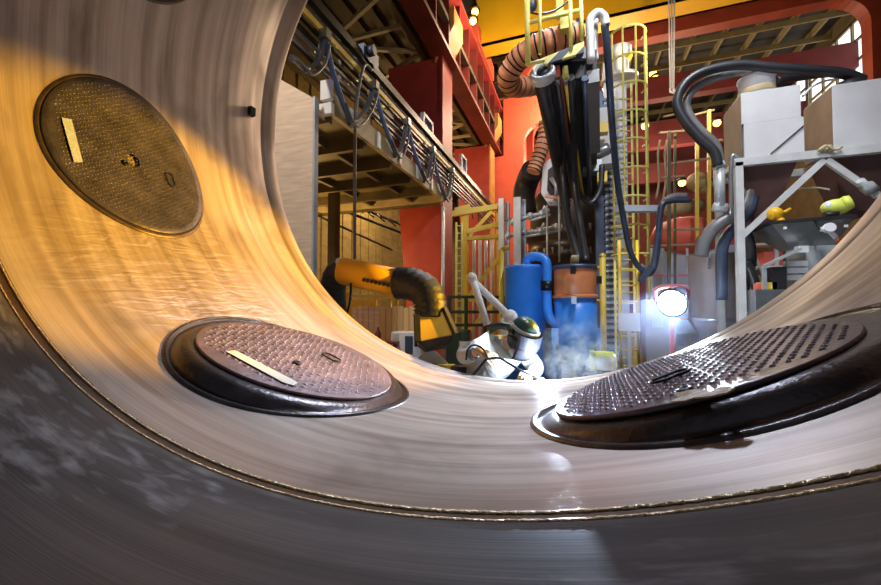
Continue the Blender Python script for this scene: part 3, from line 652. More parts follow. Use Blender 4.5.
# folds of the jacket
mb = MB()
skin_mesh('trousers', {k: (J[k], r) for k, r in dict(pel=.17, rhip=.13, lhip=.13, rkn=.09, lkn=.09, rft=.075, lft=.075).items()}, [('pel', 'rhip'), ('rhip', 'rkn'), ('rkn', 'rft'), ('pel', 'lhip'), ('lhip', 'lkn'), ('lkn', 'lft')], 'trouser', wd)
for s_ in 'rl':
    skin_mesh('boot', {'a': (J[s_+'ft'], .075), 'b': (J[s_+'ft']+V((0, 0, -.05)), .06), 'c': (J[s_+'toe']+V((0, 0, .0)), .05)}, [('a', 'b'), ('b', 'c')], 'boot', wd, 1)
def hand(wr, direction, upv, curl, thumb_side, name='glove'):
    d = direction.normalized(); u = (upv-d*upv.dot(d)).normalized(); s = d.cross(u)
    nd = {'w': (wr-d*.06, .045), 'p0': (wr+d*.02, .036), 'p1': (wr+d*.075, (.06, .036))}; ed = [('w', 'p0'), ('p0', 'p1')]
    for i in range(4):
        o_ = (i-1.5)*.030; L = (.10, .112, .106, .086)[i]; b = wr+d*.098+s*o_
        k1 = b+d*L*.45*math.cos(curl*.6)-u*L*.45*math.sin(curl*.6); k2 = k1+d*L*.35*math.cos(curl*1.6)-u*L*.35*math.sin(curl*1.6); k3 = k2+d*L*.3*math.cos(curl*2.4)-u*L*.3*math.sin(curl*2.4)
        for q, pt in zip('abcd', (b, k1, k2, k3)): nd['f%d%s' % (i, q)] = (pt, .0165)
        ed += [('p1', 'f%da' % i)]+[('f%d%s' % (i, x), 'f%d%s' % (i, y)) for x, y in ('ab', 'bc', 'cd')]
    t0 = wr+d*.035+s*thumb_side*.035; t1 = t0+d*.035+s*thumb_side*.022-u*.02; t2 = t1+d*.035-u*.025
    nd['t0'], nd['t1'], nd['t2'] = (t0, .014), (t1, .0125), (t2, .012); ed += [('p0', 't0'), ('t0', 't1'), ('t1', 't2')]
    return skin_mesh(name, nd, ed, 'glove', wd, 1)
hd = (P(499, 362, 3.25)-J['rwr']); hand(J['rwr'], hd, -FW*.9+UP*.4, .75, -1)
hl = (P(522, 375, 3.22)-J['lwr']); hand(J['lwr'], hl, UP*.8-FW*.4, .8, 1)
mb = MB(); cfd = (J['rwr']-J['rel']).normalized(); mb.lathe(J['rel'].lerp(J['rwr'], .45), [(.058, 0), (.062, .02), (.058, .05), (.05, .07)], 18, cfd); mb.build('glove_cuff', 'hose_grey', wd)
# head: helmet shell, visor, band
look = (P(540, 372, 3.2)-J['head']).normalized(); fwd = (look*.75+RT*.35-FW*.35).normalized(); rgt = fwd.cross(UP).normalized(); upn = rgt.cross(fwd)
hc = J['head']+fwd*.015
def ell(c, a, b, cc, ua, ub, uc, u0, u1, v0, v1, nu=20, nv=12, thick=0):
    mb = MB(); o = 0
    for i in range(nv+1):
        p = v0+(v1-v0)*i/nv
        for k in range(nu+1):
            t = u0+(u1-u0)*k/nu; mb.v.append(c+ua*(a*math.cos(p)*math.cos(t))+ub*(b*math.cos(p)*math.sin(t))+uc*(cc*math.sin(p)))
    for i in range(nv):
        for k in range(nu): q = i*(nu+1)+k; mb.f.append([q, q+1, q+nu+2, q+nu+1]); mb.m.append(0); mb.sm.append(True)
    return mb
def solid(o, t):
    m = o.modifiers.new('solid', 'SOLIDIFY'); m.thickness = t; return o
pi = math.pi
solid(ell(hc+upn*.01, .145, .135, .15, fwd, rgt, upn, -pi, pi, .02, pi/2).build('helmet_shell', 'helmet', wd), .006)
solid(ell(hc+upn*.012, .149, .139, .15, fwd, rgt, upn, -2.2, 2.2, .30, .52, 24, 4).build('head_band', 'band', wd), .006)
# flip visor: curved shield
mb = MB()
for i in range(7):
    h = .055-.25*i/6; w = 1.25-.25*(i/6); fo = .165+.03*math.sin(pi*i/6)-.02*(i/6)
    for k in range(13):
        t = -w+2*w*k/12; mb.v.append(hc+fwd*(fo*math.cos(t*.9))+rgt*(.15*math.sin(t))+upn*h)
for i in range(6):
    for k in range(12): q = i*13+k; mb.f.append([q, q+1, q+14, q+13]); mb.m.append(0); mb.sm.append(i not in (0,))
vz = solid(mb.build('visor', 'visor', wd), .008)
for s_ in (-1, 1):
    solid(ell(hc-upn*.03, .12, .14, .15, fwd, rgt*s_, upn, .25, 2.1, -1.1, .15, 10, 8).build('side_guard', 'visor', wd), .006)
    mb = MB(); mb.lathe(hc+rgt*s_*.135+upn*.03-fwd*.01, [(.03, 0), (.03, .022), (.018, .03)], 14, rgt*s_); mb.build('knob', 'black_metal', wd)
mb = MB(); mb.tube([hc+fwd*(.178*math.cos(t*.9))+rgt*(.155*math.sin(t))-upn*.07 for t in [-1+k/5 for k in range(11)]], .006, 6); mb.build('visor_trim', 'black_metal', wd)
mb = MB(); mb.ball(hc-upn*.15+fwd*.05, .1, 14, 9, 0, (1.1, 1, .75)); mb.build('neck_bib', 'jacket', wd)
mb = MB(); mb.tube(cr([P(489, 331, 3.6), P(498, 326, 3.55), P(508, 327, 3.5), P(514, 331, 3.42)], 6), .035, 10); mb.build('collar', 'helmet', wd)
# torch and cable
tc_ = T('welding_torch', 'slim black welding torch held in the gloves at the arc', 'torch', P(505, 368, 3.2))
mb = MB(); mb.tube(cr([P(487, 359, 3.22), P(499, 358, 3.2), P(508, 363, 3.18), P(522, 371, 3.17), P(536, 377, 3.19)], 6), .010, 10); mb.build('handle', 'black_metal', tc_)
mb = MB(); mb.cyl(P(533, 376, 3.18), P(541, 379, 3.2), .014, .008, 12); mb.build('nozzle', 'tape', tc_)
mb = MB(); mb.tube(cr([P(487, 359, 3.22), P(477, 371, 3.25), P(470, 380, 3.5), P(472, 398, 3.62), P(470, 440, 3.8)], 8), .014, 8); mb.build('cable', 'black_metal', tc_)
mb = MB(); mb.tube(cr([P(466, 360, 3.3), P(468, 349, 3.3), P(475, 345, 3.28), P(483, 349, 3.25), P(488, 358, 3.22)], 6), .009, 8); mb.build('hose', 'black_metal', tc_)
mb = MB(); mb.ball(P(541.5, 380, 3.2), .02, 12, 8); mb.thing('welding_arc', 'arc', 'blinding white welding arc at the torch tip on the rim', 'arc')
mb = MB(); mb.cbox(P(460, 373, 3.85), (.16, .12, .14)); mb.cbox(P(455, 377, 3.85), (.08, .1, .06)); mb.thing('wire_feeder', 'dark', 'small dark wire feeder beside the welder at the rim', 'wire feeder')
# white articulated arm
wa = T('jointed_arm', 'white jointed metal arm rising behind the welder', 'arm', P(508, 318, 4.3))
mb = MB(); mb.cyl(P(487, 325, 4.2), P(472, 277, 4.3), .042, .036); mb.build('lower_tube', 'white', wa)
mb = MB(); mb.cyl(P(473, 281, 4.32), P(511, 318, 4.3), .04, .04); mb.build('upper_tube', 'white', wa)
mb = MB(); mb.ball(P(472, 278, 4.3), .06); mb.build('joint', 'white', wa)
mb = MB(); mb.ball(P(510, 317, 4.3), .085, 12, 8); mb.cyl(P(505, 318, 4.3), P(505, 350, 4.3), .05); mb.build('base_joint', 'white', wa)
# ------------------------------------------------------------------ column and boom welding manipulator
mp_ = T('welding_manipulator', 'tall column and boom welding manipulator, dark boom reaching towards the camera', 'welding machine', PZ(605, 470, 0) if 0 else V((P(610, 300, 8.6).x, P(610, 300, 8.6).y, 0)))
def hall(px, py, d): return P(px, py, d)
c = P(614, 300, 8.6); w_ = .27
zt = P(614, 60, 8.6).z
mb = MB(); mb.box((c.x-.16, c.y-.1, 0), (c.x+.30, c.y+.5, zt)); mb.build('column', 'blue_grey', mp_)
mb = MB(); mb.box((c.x-.36, c.y-.06, 0), (c.x-.17, c.y+.45, zt-.6)); mb.build('guide_rail', 'dkblue', mp_)
mb = MB()
for k in range(44): mb.box((c.x-.18, c.y-.135, .3+k*.14), (c.x+.06, c.y-.1, .3+k*.14+.06))
mb.build('rack', 'dkblue', mp_)
mb = MB(); mb.box((c.x-.8, c.y-.6, 0), (c.x+.7, c.y+.9, .25)); mb.build('base', 'dark', mp_)
# boom
nl, nr, fl, fr = P(549, 84, 5.2), P(597, 74, 5.2), P(566, 200, 9.0), P(597, 196, 9.0)
ht = V((0, 0, .62))
mb = MB(); mb.hexa([nl, nr, fr, fl, nl+ht*.55, nr+ht*.55, fr+ht, fl+ht]); mb.build('boom', 'dark', mp_)
dv = (fl-nl)
def along(px0, py0, d0, px1, py1, d1, n=2): return [P(px0, py0, d0).lerp(P(px1, py1, d1), k/(n-1)) for k in range(n)]
mb = MB(); mb.tube(along(541, 78, 5.1, 566, 205, 8.6), .105, 16); mb.build('boom_pipe', 'dark', mp_)
e0 = P(542, 70, 5.05); ex = (P(541, 78, 5.1)-P(566, 205, 8.6)).normalized()
mb = MB(); mb.lathe(e0, [(.12, -.14), (.165, -.13), (.165, -.02), (.15, 0), (.12, 0), (.11, -.04), (.07, -.05), (.06, -.02)], 24, (ex+V((0, 0, .25))).normalized()); mb.build('pipe_flange', 'frame', mp_)
mb = MB(); mb.lathe(e0+ex*-.02, [(.075, -.02), (.075, .01), (.01, .012)], 20, (ex+V((0, 0, .25))).normalized()); mb.build('pipe_end', 'dkblue', mp_)
for k, (x0, x1, m_, r) in enumerate(((557, 573, 'rubber', .05), (565, 583, 'yellow', .03), (571, 577, 'dark', .05), (585, 590, 'dkblue', .045), (561, 576, 'dark_red', .02))):
    mb = MB(); mb.tube(along(x0, 76+k*.7, 5.12, x1, 196, 8.5), r, 10); mb.build('boom_hose', m_, mp_)
for x, m_ in ((557, 'pink'), (565, 'pale_yellow')):
    mb = MB(); mb.cyl(P(x, 66, 5.1), P(x+.5, 78, 5.14), .035, .045, 12); mb.build('hose_cap', m_, mp_)
    mb = MB(); mb.lathe(P(x+.5, 77, 5.13), [(.05, 0), (.058, .02), (.058, .1), (.045, .12)], 12, (P(x, 90, 5.4)-P(x, 76, 5.1)).normalized()); mb.build('hose_coupling', 'galv', mp_)
mb = MB(); a = P(592, 78, 5.15); mb.bar(P(593, 76, 5.15), P(595, 148, 6.6), .16, .2); mb.build('side_arm', 'hose_grey', mp_)
mb = MB(); mb.cbox(P(574, 60, 5.3), (.3, .25, .15)); mb.build('clamp', 'hose_grey', mp_)
# head plate with hazard stripes and small platform with rail
a, b = P(545, 57, 5.0), P(584, 41, 5.0); a2, b2 = P(545, 64, 5.0), P(584, 52, 5.0); bk = V((0, .5, 0))
hz = MB(); hz.hexa([a2, b2, b2+bk*.1, a2+bk*.1, a, b, b+bk*.1, a+bk*.1]); hz.build('hazard_plate', 'hazard', mp_)
mb = MB(); mb.hexa([a+bk*.1-V((0, 0, .06)), b+bk*.1-V((0, 0, .06)), b+bk*3-V((0, 0, .06)), a+bk*3-V((0, 0, .06)), a+bk*.1, b+bk*.1, b+bk*3, a+bk*3]); mb.build('platform', 'dark', mp_)
def railbar(p, q, r=.028): mb = MB(); mb.tube([p, q], r, 8); mb.build('guard_rail', 'pale_yellow', mp_)
pA, pB, pC = P(527, 67, 5.15), P(540, 50, 5.0), P(583, 40, 5.0)
railbar(P(528, 65, 5.1), P(527, -12, 5.1), .035); railbar(P(540, 54, 5.0), P(540, -12, 5.0), .022); railbar(P(571, 50, 5.0), P(570, -12, 5.0), .025); railbar(P(582, 40, 5.0), P(581, 0, 5.0), .025)
railbar(P(528, 23, 5.1), P(581, 10, 5.0)); railbar(P(528, -1, 5.1), P(581, -12, 5.0)); railbar(P(528, 65, 5.1), P(545, 60, 5.0))
mb = MB(); mb.cbox(P(565, 24, 5.4), (.12, .2, .25)); mb.cbox(P(560, 10, 5.5), (.1, .15, .2)); mb.build('actuator', 'pale_yellow', mp_)
mb = MB(); mb.ball(P(532, 5, 5.3), .09, 12, 8, 0, (.8, .8, 1.2)); mb.build('regulator', 'dkblue', mp_)
mb = MB(); mb.tube(cr([P(529, 12, 5.2), P(540, 14, 5.2), P(556, 10, 5.2), P(575, -4, 5.2)], 6), .012, 6); mb.build('cable', 'dark', mp_)
# orange ducts
def duct(name, pts, r, lb, n=14, bands=True, seg=20):
    t = T(name, lb, 'duct', V(pts[0]), 'orange ribbed ducts'); path = cr(pts, n); mb = MB()
    mb.tube(path, r, seg, radii=[r*(1+.05*math.sin(i*1.57)) for i in range(len(path))]); mb.build('hose', 'duct', t)
    for i in range(4, len(path)-2, 5):
        d_ = (path[i+1]-path[i-1]).normalized(); mb = MB(); mb.lathe(path[i], [(r*1.04, -.012), (r*1.07, 0), (r*1.04, .012)], seg, d_, 0, True, False); mb.build('spiral_wire', 'black_metal', t)
    return t
dt = duct('flexible_duct', [P(577, 33, 5.6), P(552, 41, 5.6), P(532, 49, 5.7), P(517, 61, 5.9), P(508, 76, 6.1), P(513, 86, 6.4), P(530, 86, 6.8), P(548, 84, 7.2)], .165, 'large ribbed orange duct curling round beside the boom platform')
mb = MB(); dd = (P(577, 33, 5.6)-P(560, 38.5, 5.6)).normalized(); mb.lathe(P(577, 33, 5.6), [(.175, -.04), (.18, .03), (.165, .03), (.15, -.02), (.01, -.025)], 22, dd, 0, True, False); mb.build('end_collar', 'black_metal', dt)
duct('flexible_duct', [P(546, 122, 8.6), P(545, 135, 8.6), P(541, 150, 8.6), P(537, 162, 8.6), P(533, 172, 8.6)], .155, 'shorter orange duct running down into the dark machine behind the boom')
# carriage plate behind the boom
cp = T('gauge_panel', 'white hexagon shaped machine face with gauges and dark opening, behind the boom', 'machine', P(553, 205, 9.2))
pol = [(543, 165), (552, 157), (562, 160), (572, 170), (574, 196), (566, 205), (549, 205), (541, 193)]
mb = MB(); mb.prism([PY(x, y, 9.6) for x, y in pol], (0, .12, 0)); mb.build('plate', 'white', cp)
pol2 = [(548, 170), (554, 165), (561, 167), (566, 174), (567, 192), (562, 197), (552, 197), (547, 190)]
mb = MB(); mb.prism([PY(x, y, 9.57) for x, y in pol2], (0, .03, 0)); mb.build('opening', 'dark', cp)
mb = MB(); mb.tube([PY(551, 178, 9.5), PY(556, 186, 9.5), PY(556, 197, 9.5)], .05, 8); mb.build('gauge_pipe', 'galv_l', cp)
mb = MB(); mb.lathe(PY(560, 186, 9.45), [(.09, 0), (.09, .06)], 14, (0, 1, 0)); mb.build('gauge', 'blue_hose', cp)
mb = MB(); mb.bar(PY(545, 196, 9.4), PY(572, 200, 9.4), .06); mb.build('crossbar', 'duct', cp)
# machinery at right of boom near the mast
mh = T('boom_saddle', 'white and yellow saddle with clamp where boom meets column', 'machine', P(602, 175, 7.8))
mb = MB(); a, b = P(598, 120, 8.0), P(613, 165, 8.0); mb.box((a.x, a.y, b.z), (b.x, a.y+.4, a.z+.25)); mb.build('plate', 'white', mh)
mb = MB(); mb.lathe(P(594, 155, 7.6), [(.10, 0), (.12, .04), (.12, .25), (.1, .3)], 16, (RT*.8-FW*.4+UP*.3)); mb.build('motor', 'galv', mh)
for px, py in ((588, 154), (603, 129), (602, 178)):
    mb = MB(); mb.cbox(P(px, py, 7.6), (.18, .2, .2)); mb.build('clamp', 'yellow', mh)
mb = MB(); mb.cbox(P(592, 168, 7.7), (.35, .3, .22)); mb.build('bracket', 'galv', mh)
# big dark vessel standing behind
vs = T('dark_vessel', 'huge dark steel vessel standing behind the blue tanks', 'vessel', V((P(570, 260, 12).x, P(570, 260, 12).y, 0)))
vc = V((P(568, 260, 12).x, P(568, 260, 12).y, 0))
zz = lambda py: P(568, py, 10.8).z
mb = MB(); mb.lathe(vc, [(1.25, 0), (1.25, zz(258)), (1.32, zz(256)), (1.32, zz(248)), (1.2, zz(246)), (1.2, zz(236)), (1.3, zz(233)), (1.3, zz(226)), (1.15, zz(222)), (1.12, zz(198)), (1.0, zz(185)), (.7, zz(172)), (.3, zz(166))], 56); mb.build('body', 'vessel', vs)
mb = MB(); a = P(524, 200, 10.6); mb.tube(cr([P(526, 215, 10.6), P(524, 195, 10.6), P(528, 180, 10.4), P(533, 170, 10)], 6), .3, 14); mb.build('neck', 'dark', vs)
for zq in (229, 252):
    for k in range(16):
        t = pi+pi*(k+.5)/16; mb = MB(); mb.cyl(vc+V((1.3*math.cos(t), 1.3*math.sin(t), zz(zq)-.04)), vc+V((1.3*math.cos(t), 1.3*math.sin(t), zz(zq)+.16)), .04, seg=6); mb.build('bolt', 'galv', vs)
# chrome clutter rods
for k, (pts, lb) in enumerate(((((513, 222), (530, 216), (541, 214), (546, 211)), 'upper bright metal tool arm in front of the dark vessel'), (((508, 236), (524, 232), (540, 231), (556, 227)), 'lower bright metal tool arm in front of the dark vessel'))):
    mb = MB(); q = [P(x, y, 9.4) for x, y in pts]; mb.tube(q, .05, 8)
    for p in q: mb.ball(p, .09, 10, 6)
    mb.tube([q[1]+V((0, 0, -.12)), q[3]+V((.1, 0, -.1))], .035, 8); mb.tube([q[2], q[2]+V((.1, -.1, .16))], .03, 8)
    mb.thing('tool_arm', 'galv_l', lb, 'tool arm')
# ladder with safety cage
ld = T('caged_ladder', 'yellow ladder with round safety cage on the manipulator column', 'ladder', V((P(626, 300, 8).x, P(626, 300, 8).y, .2)))
lx, rx = P(614, 200, 8.1), P(633, 200, 8.1); z1 = P(624, 82, 8.1).z
for q in (lx, rx): mb = MB(); mb.bar((q.x, q.y, .2), (q.x, q.y, z1), .045); mb.build('rail', 'pale_yellow', ld)
nr_ = 26
for k in range(nr_):
    z = .4+(z1-.5)*k/nr_; mb = MB(); mb.tube([(lx.x, lx.y, z), (rx.x, rx.y, z)], .018, 6); mb.build('rung', 'pale_yellow', ld)
cd_ = (rx-lx); cd_.z = 0; wv = cd_.normalized(); ov = V((wv.y, -wv.x, 0))
cc = (lx+rx)/2
def hoopz(z, rad_, off): return [V((cc.x, cc.y, z))+wv*(rad_*math.cos(t)+off)+ov*(rad_*1.0*math.sin(t)) for t in [-.25+(pi+.5)*k/16 for k in range(17)]]
zc1 = P(624, 26, 7.9).z; zc0 = P(624, 255, 8).z
for k in range(9):
    z = zc1-(zc1-zc0)*k/8; mb = MB(); mb.tube(hoopz(z, .36, .12), .022, 6); mb.build('cage_hoop', 'pale_yellow', ld)
for k in (2, 5, 8, 11, 14):
    p = hoopz(0, .36, .12)[k]; mb = MB(); mb.tube([(p.x, p.y, zc0 if k > 3 else zc0), (p.x, p.y, zc1)], .02, 6); mb.build('cage_strap', 'pale_yellow', ld)
q = hoopz(0, .36, .12)[1]; mb = MB(); mb.tube([(q.x+.03, q.y, .5), (q.x+.03, q.y, zc1)], .035, 8); mb.build('cage_post', 'pale_yellow', ld)
# upper machine on top of the column
tm = T('drive_unit', 'white and yellow drive head at the column top inside the ladder cage', 'machine', P(619, 80, 8.8))
mb = MB(); mb.lathe(P(620, 82, 8.7), [(.38, 0), (.38, .08), (.2, .14), (.18, .5), (.25, .55), (.25, .75)], 20); mb.build('housing', 'white', tm)
mb = MB(); mb.ball(P(623, 56, 8.7), .2); mb.build('cap', 'yellow', tm)
# gooseneck pipe with drop hose
gp = T('gooseneck_pipe', 'grey gooseneck pipe pair on the boom head with long drop hose', 'pipe', P(592, 62, 5.2))
mb = MB(); mb.tube(cr([P(591, 62, 5.15), P(590, 35, 5.15), P(590.5, 20, 5.15), P(597, 13, 5.15), P(604, 17, 5.15), P(606, 26, 5.15)], 6), .055, 12); mb.build('pipe', 'frame', gp)
mb = MB(); mb.tube(cr([P(595, 62, 5.3), P(594, 40, 5.3), P(595, 22, 5.3), P(599, 18, 5.3)], 6), .05, 12); mb.build('pipe', 'frame', gp)
mb = MB(); mb.tube(cr([P(604.5, 24, 5.15), P(608, 60, 5.3), P(611, 110, 5.6), P(616, 170, 6.2), P(622, 210, 6.6), P(630, 250, 6.9), P(640, 268, 7.0), P(652, 270, 7.0), P(656, 250, 7.0), P(660, 215, 7.0), P(665, 202, 7.0), P(690, 200, 7.0)], 8), .05, 10); mb.build('drop_hose', 'dkblue', gp)
mb = MB(); mb.tube(cr([P(640, 266, 7.05), P(651, 272, 7.05), P(658, 240, 7.05), P(661, 208, 7.05), P(672, 197, 7.05), P(686, 196, 7.05)], 6), .06, 10); mb.build('hose_bundle', 'hose_grey', gp)
mb = MB(); mb.tube(cr([P(623, 216, 6.7), P(632, 255, 6.9), P(645, 274, 7), P(655, 268, 7), P(660, 235, 7)], 6), .035, 8); mb.build('hose_bundle', 'dkblue', gp)
mb = MB(); mb.bar(P(640, 282, 6.9), P(652, 266, 6.9), .03, .1); mb.build('hose_clip', 'dkblue', gp)
mb = MB(); mb.bar(P(617, 209, 7.4), P(658, 209, 7.6), .16, .12); mb.thing('support_bracket', 'blue_grey', 'pale blue grey bracket reaching from the column ladder to the hose loop', 'bracket')
# cables dropping from the boom to the tanks
for k, (pts, r, lb) in enumerate(((((562, 120), (563, 170), (568, 220), (579, 262)), .06, 'left thick black hose dropping from the boom to the tanks'), (((572, 120), (574, 175), (580, 225), (586, 263)), .06, 'right thick black hose dropping from the boom to the tanks'), (((574, 160), (578, 190), (590, 203), (600, 190), (602, 165)), .05, 'black hose loop sagging under the boom'))):
    dd = [6.2, 7, 6.6, 5.9] if k < 2 else [7.2]*5
    mb = MB(); mb.tube(cr([P(x, y, q) for (x, y), q in zip(pts, dd)], 8), r, 10); mb.thing('black_hose', 'rubber', lb, 'hose')
for k, (x, y0_, y1_) in enumerate(((559, 195, 262), (547, 205, 300))):
    mb = MB(); mb.tube([P(x, y0_, 8.4), P(x+.5, y1_, 8.4)], .022, 6); mb.thing('steel_wire', 'galv_l', ['pale vertical cable in front of the dark vessel beside the black hoses', 'pale vertical cable above the left blue tank'][k], 'cable')
# ------------------------------------------------------------------ tanks
d1 = 6.0
def axis_pt(px, d): p = P(px, 300, d); return V((p.x, p.y, 0))
def zat(px, py, d): return P(px, py, d).z
c1 = axis_pt(525.5, d1); t1 = zat(525, 264, d1-.3); r1 = .305
tk = T('filter_tank', 'plain blue filter tank with a bent pipe on top, behind the welder', 'tank', c1, 'blue tanks')
mb = MB(); mb.lathe(c1, [(r1, .55), (r1, t1-.06), (r1+.02, t1-.05), (r1+.02, t1-.02), (r1, t1), (.02, t1+.03)], 40); mb.build('body', 'blue', tk)
mb = MB(); mb.lathe(c1, [(.1, .2), (r1, .56)], 32); mb.build('cone', 'blue', tk)
for k in range(3):
    t = 2*pi*k/3+.3; mb = MB(); mb.bar(c1+V((.27*math.cos(t), .27*math.sin(t), .0)), c1+V((.27*math.cos(t), .27*math.sin(t), .8)), .05); mb.build('leg', 'dkblue', tk)
mb = MB(); mb.tube(cr([P(527, 266, 5.85), P(528, 259, 5.85), P(536, 256.5, 5.8), P(544, 259, 5.75), P(547, 268, 5.7), P(547, 300, 5.65), P(549, 316, 5.6), P(556, 324, 5.6)], 8), .068, 14); mb.build('pipe', 'blue', tk)
mb = MB(); mb.lathe(P(547, 286, 5.67), [(.09, -.07), (.09, .07)], 16); mb.build('pipe_clamp', 'black_metal', tk)
d2 = 5.6; c2 = axis_pt(575, d2); zz2 = lambda py: zat(575, py, d2-.3)
tk = T('filter_tank', 'orange over blue vacuum tank with tapered base, in front of the dark vessel', 'tank', c2, 'blue tanks'); r2 = .295
mb = MB(); mb.lathe(c2, [(r2-.01, zz2(297)), (r2, zz2(296)), (r2, zz2(268)), (r2-.02, zz2(266))], 40); mb.build('upper_body', 'orange', tk)
mb = MB(); mb.lathe(c2, [(r2+.01, zz2(298)), (r2+.025, zz2(297)), (r2+.025, zz2(295)), (r2+.005, zz2(294))], 40); mb.build('seam_band', 'orange', tk)
mb = MB(); mb.lathe(c2, [(.13, zz2(372)), (.2, zz2(356)), (r2, zz2(342)), (r2, zz2(298))], 40); mb.build('lower_body', 'blue', tk)
mb = MB(); mb.lathe(c2, [(r2+.015, zz2(268)), (r2+.02, zz2(266)), (r2+.01, zz2(263.5)), (.03, zz2(262.5))], 40); mb.build('lid', 'dkblue', tk)
mb = MB(); mb.lathe(c2+V((0, 0, zz2(263))), [(.06, 0), (.06, .1), (.04, .15)], 16); mb.build('lid_cap', 'beige', tk)
for px, py, m_ in ((573, 270, 'black_metal'), (574, 300, 'galv'), (599, 280, 'black_metal')):
    p = P(px, py, d2-.32 if px < 590 else d2-.1); mb = MB(); mb.cbox(p, (.07, .05, .11)); mb.build('latch', m_, tk)
for k in range(3):
    t = 2*pi*k/3+.9; mb = MB(); mb.bar(c2+V((.3*math.cos(t), .3*math.sin(t), .0)), c2+V((.3*math.cos(t), .3*math.sin(t), zz2(338))), .05); mb.build('leg', 'blue', tk)
for px in (555, 597):
    mb = MB(); a = P(px, 336, d2-.15); mb.cbox(a, (.09, .08, .22)); mb.build('lug', 'blue', tk)
yp = T('tank_stand', 'yellow tube stand with cross rails right of the orange and blue tank', 'stand', axis_pt(603, 5.8))
mb = MB(); a = axis_pt(603, 5.8); zt3 = zat(603, 256, 5.8); mb.tube([a, a+V((0, 0, zt3))], .045, 12); mb.ball(a+V((0, 0, zt3)), .05); mb.build('post', 'yellow', yp)
for py in (268, 301, 336):
    mb = MB(); mb.tube([P(590, py, 5.95), P(603, py, 5.8)], .03, 8); mb.build('rail', 'yellow', yp)
for px, py0, py1, lb in ((501.5, 250, 330, 'yellow post left of the plain blue tank'),):
    mb = MB(); a = axis_pt(px, 6.1); mb.tube([a, a+V((0, 0, zat(px, py0, 6.1)))], .04, 10); mb.tube([a+V((0, 0, zat(px, py0, 6.1))), a+RT*.12+V((0, 0, zat(px, py0, 6.1)+.05))], .04, 10); mb.thing('yellow_post', 'yellow', lb, 'post')
mb = MB(); mb.cbox(P(548, 345, 5.9), (.5, .3, .5)); a = P(548, 345, 5.9); mb.box((a.x-.2, a.y-.1, 0), (a.x+.2, a.y+.1, a.z)); mb.thing('pump_unit', 'dark', 'dark pump unit between the two blue tanks', 'pump')
# lime battery box on the rim
bb = T('battery_case', 'lime and white battery case standing on a stool behind the rim', 'case', P(605, 372, 4.3))
a = P(605, 362, 4.3)
mb = MB(); mb.cbox(a+V((0, .0, 0)), (.22, .2, .17)); mb.build('case', 'white', bb, bevel=.015)
mb = MB(); mb.bar(a+V((-.13, -.09, -.1)), a+V((-.13, -.09, .115)), .05); mb.bar(a+V((-.15, -.09, .1)), a+V((.08, -.09, .1)), .05); mb.bar(a+V((-.13, .09, -.1)), a+V((-.13, .09, .115)), .05); mb.build('handle_frame', 'lime', bb)
mb = MB(); mb.box((a.x-.22, a.y-.2, a.z-.14), (a.x+.22, a.y+.2, a.z-.09))
for i in (-1, 1):
    for j in (-1, 1): mb.bar((a.x+i*.19, a.y+j*.17, 0), (a.x+i*.19, a.y+j*.17, a.z-.12), .04)
mb.thing('work_stool', 'dark', 'dark stool behind the rim under the lime case', 'stool')
# ------------------------------------------------------------------ work lamp
wl = T('work_lamp', 'glaring white work lamp with red handle on a stand behind the rim', 'lamp', axis_pt(672, 4.5)); WL = P(672, 303, 4.5); wn = (CAM-WL).normalized()*.8+V((-.25, 0, -.2)); wn.normalize()
mb = MB(); mb.lathe(WL, [(.145, 0), (.14, .012), (.01, .02)], 28, wn); mb.build('lens', 'workglow', wl)
mb = MB(); mb.lathe(WL, [(.08, -.14), (.15, -.06), (.165, .0), (.165, .02), (.147, .02), (.147, -.005)], 28, wn, 0, True, False); mb.build('housing', 'black_metal', wl)
mb = MB(); mb.tube(cr([P(656, 300, 4.55), P(655, 291, 4.5), P(662, 287, 4.48), P(682, 286, 4.48), P(688, 290, 4.5), P(687, 300, 4.55)], 6), .022, 10); mb.build('handle', 'pink', wl)
mb = MB(); b_ = axis_pt(672, 4.62); mb.cyl(b_, b_+V((0, 0, 1.68)), .03); mb.build('stand', 'pink', wl)
mb = MB(); mb.lathe(b_, [(.3, 0), (.3, .03), (.05, .06)], 20); mb.build('foot', 'black_metal', wl)
# ------------------------------------------------------------------ right: hopper frame
yf = 6.0
def FX(px, py, y=yf): return PY(px, py, y)
p0 = FX(738, 163); zb = p0.z; xl = p0.x
hf = T('hopper_stand', 'pale grey steel frame carrying the two white hoppers', 'frame', (xl+1.2, yf+.3, 0))
mb = MB(); mb.bar((xl, yf, 0), (xl, yf, zb), .085); mb.build('post', 'frame', hf)
mb = MB(); mb.bar((xl-.05, yf, zb), (xl+2.6, yf, zb), .085, .1); mb.build('beam', 'frame', hf)
mb = MB(); mb.bar((xl-.05, yf+.75, zb), (xl+2.6, yf+.75, zb), .085, .1); mb.build('beam', 'frame', hf)
for x in (xl, xl+2.5): mb = MB(); mb.bar((x, yf+.75, 0), (x, yf+.75, zb), .085); mb.build('post', 'frame', hf)
mb = MB(); mb.bar((xl+2.5, yf, 0), (xl+2.5, yf, zb), .085); mb.build('post', 'frame', hf)
for x in (xl, xl+1.25, xl+2.5): mb = MB(); mb.bar((x, yf, zb), (x, yf+.75, zb), .07); mb.build('cross_beam', 'frame', hf)
mb = MB(); mb.bar(FX(824, 160), FX(742, 236), .07, .05, (0, 1, 0)); mb.build('brace', 'frame', hf)
mb = MB(); mb.bar(FX(826, 160), FX(878, 196), .07, .05, (0, 1, 0)); mb.build('brace', 'frame', hf)
mb = MB(); a = FX(731, 215); b = FX(731, 162); t = FX(736, 156); mb.tube(cr([a, b, t, FX(741, 163)], 6), .022, 8); mb.build('hook_bar', 'galv', hf)
mb = MB()
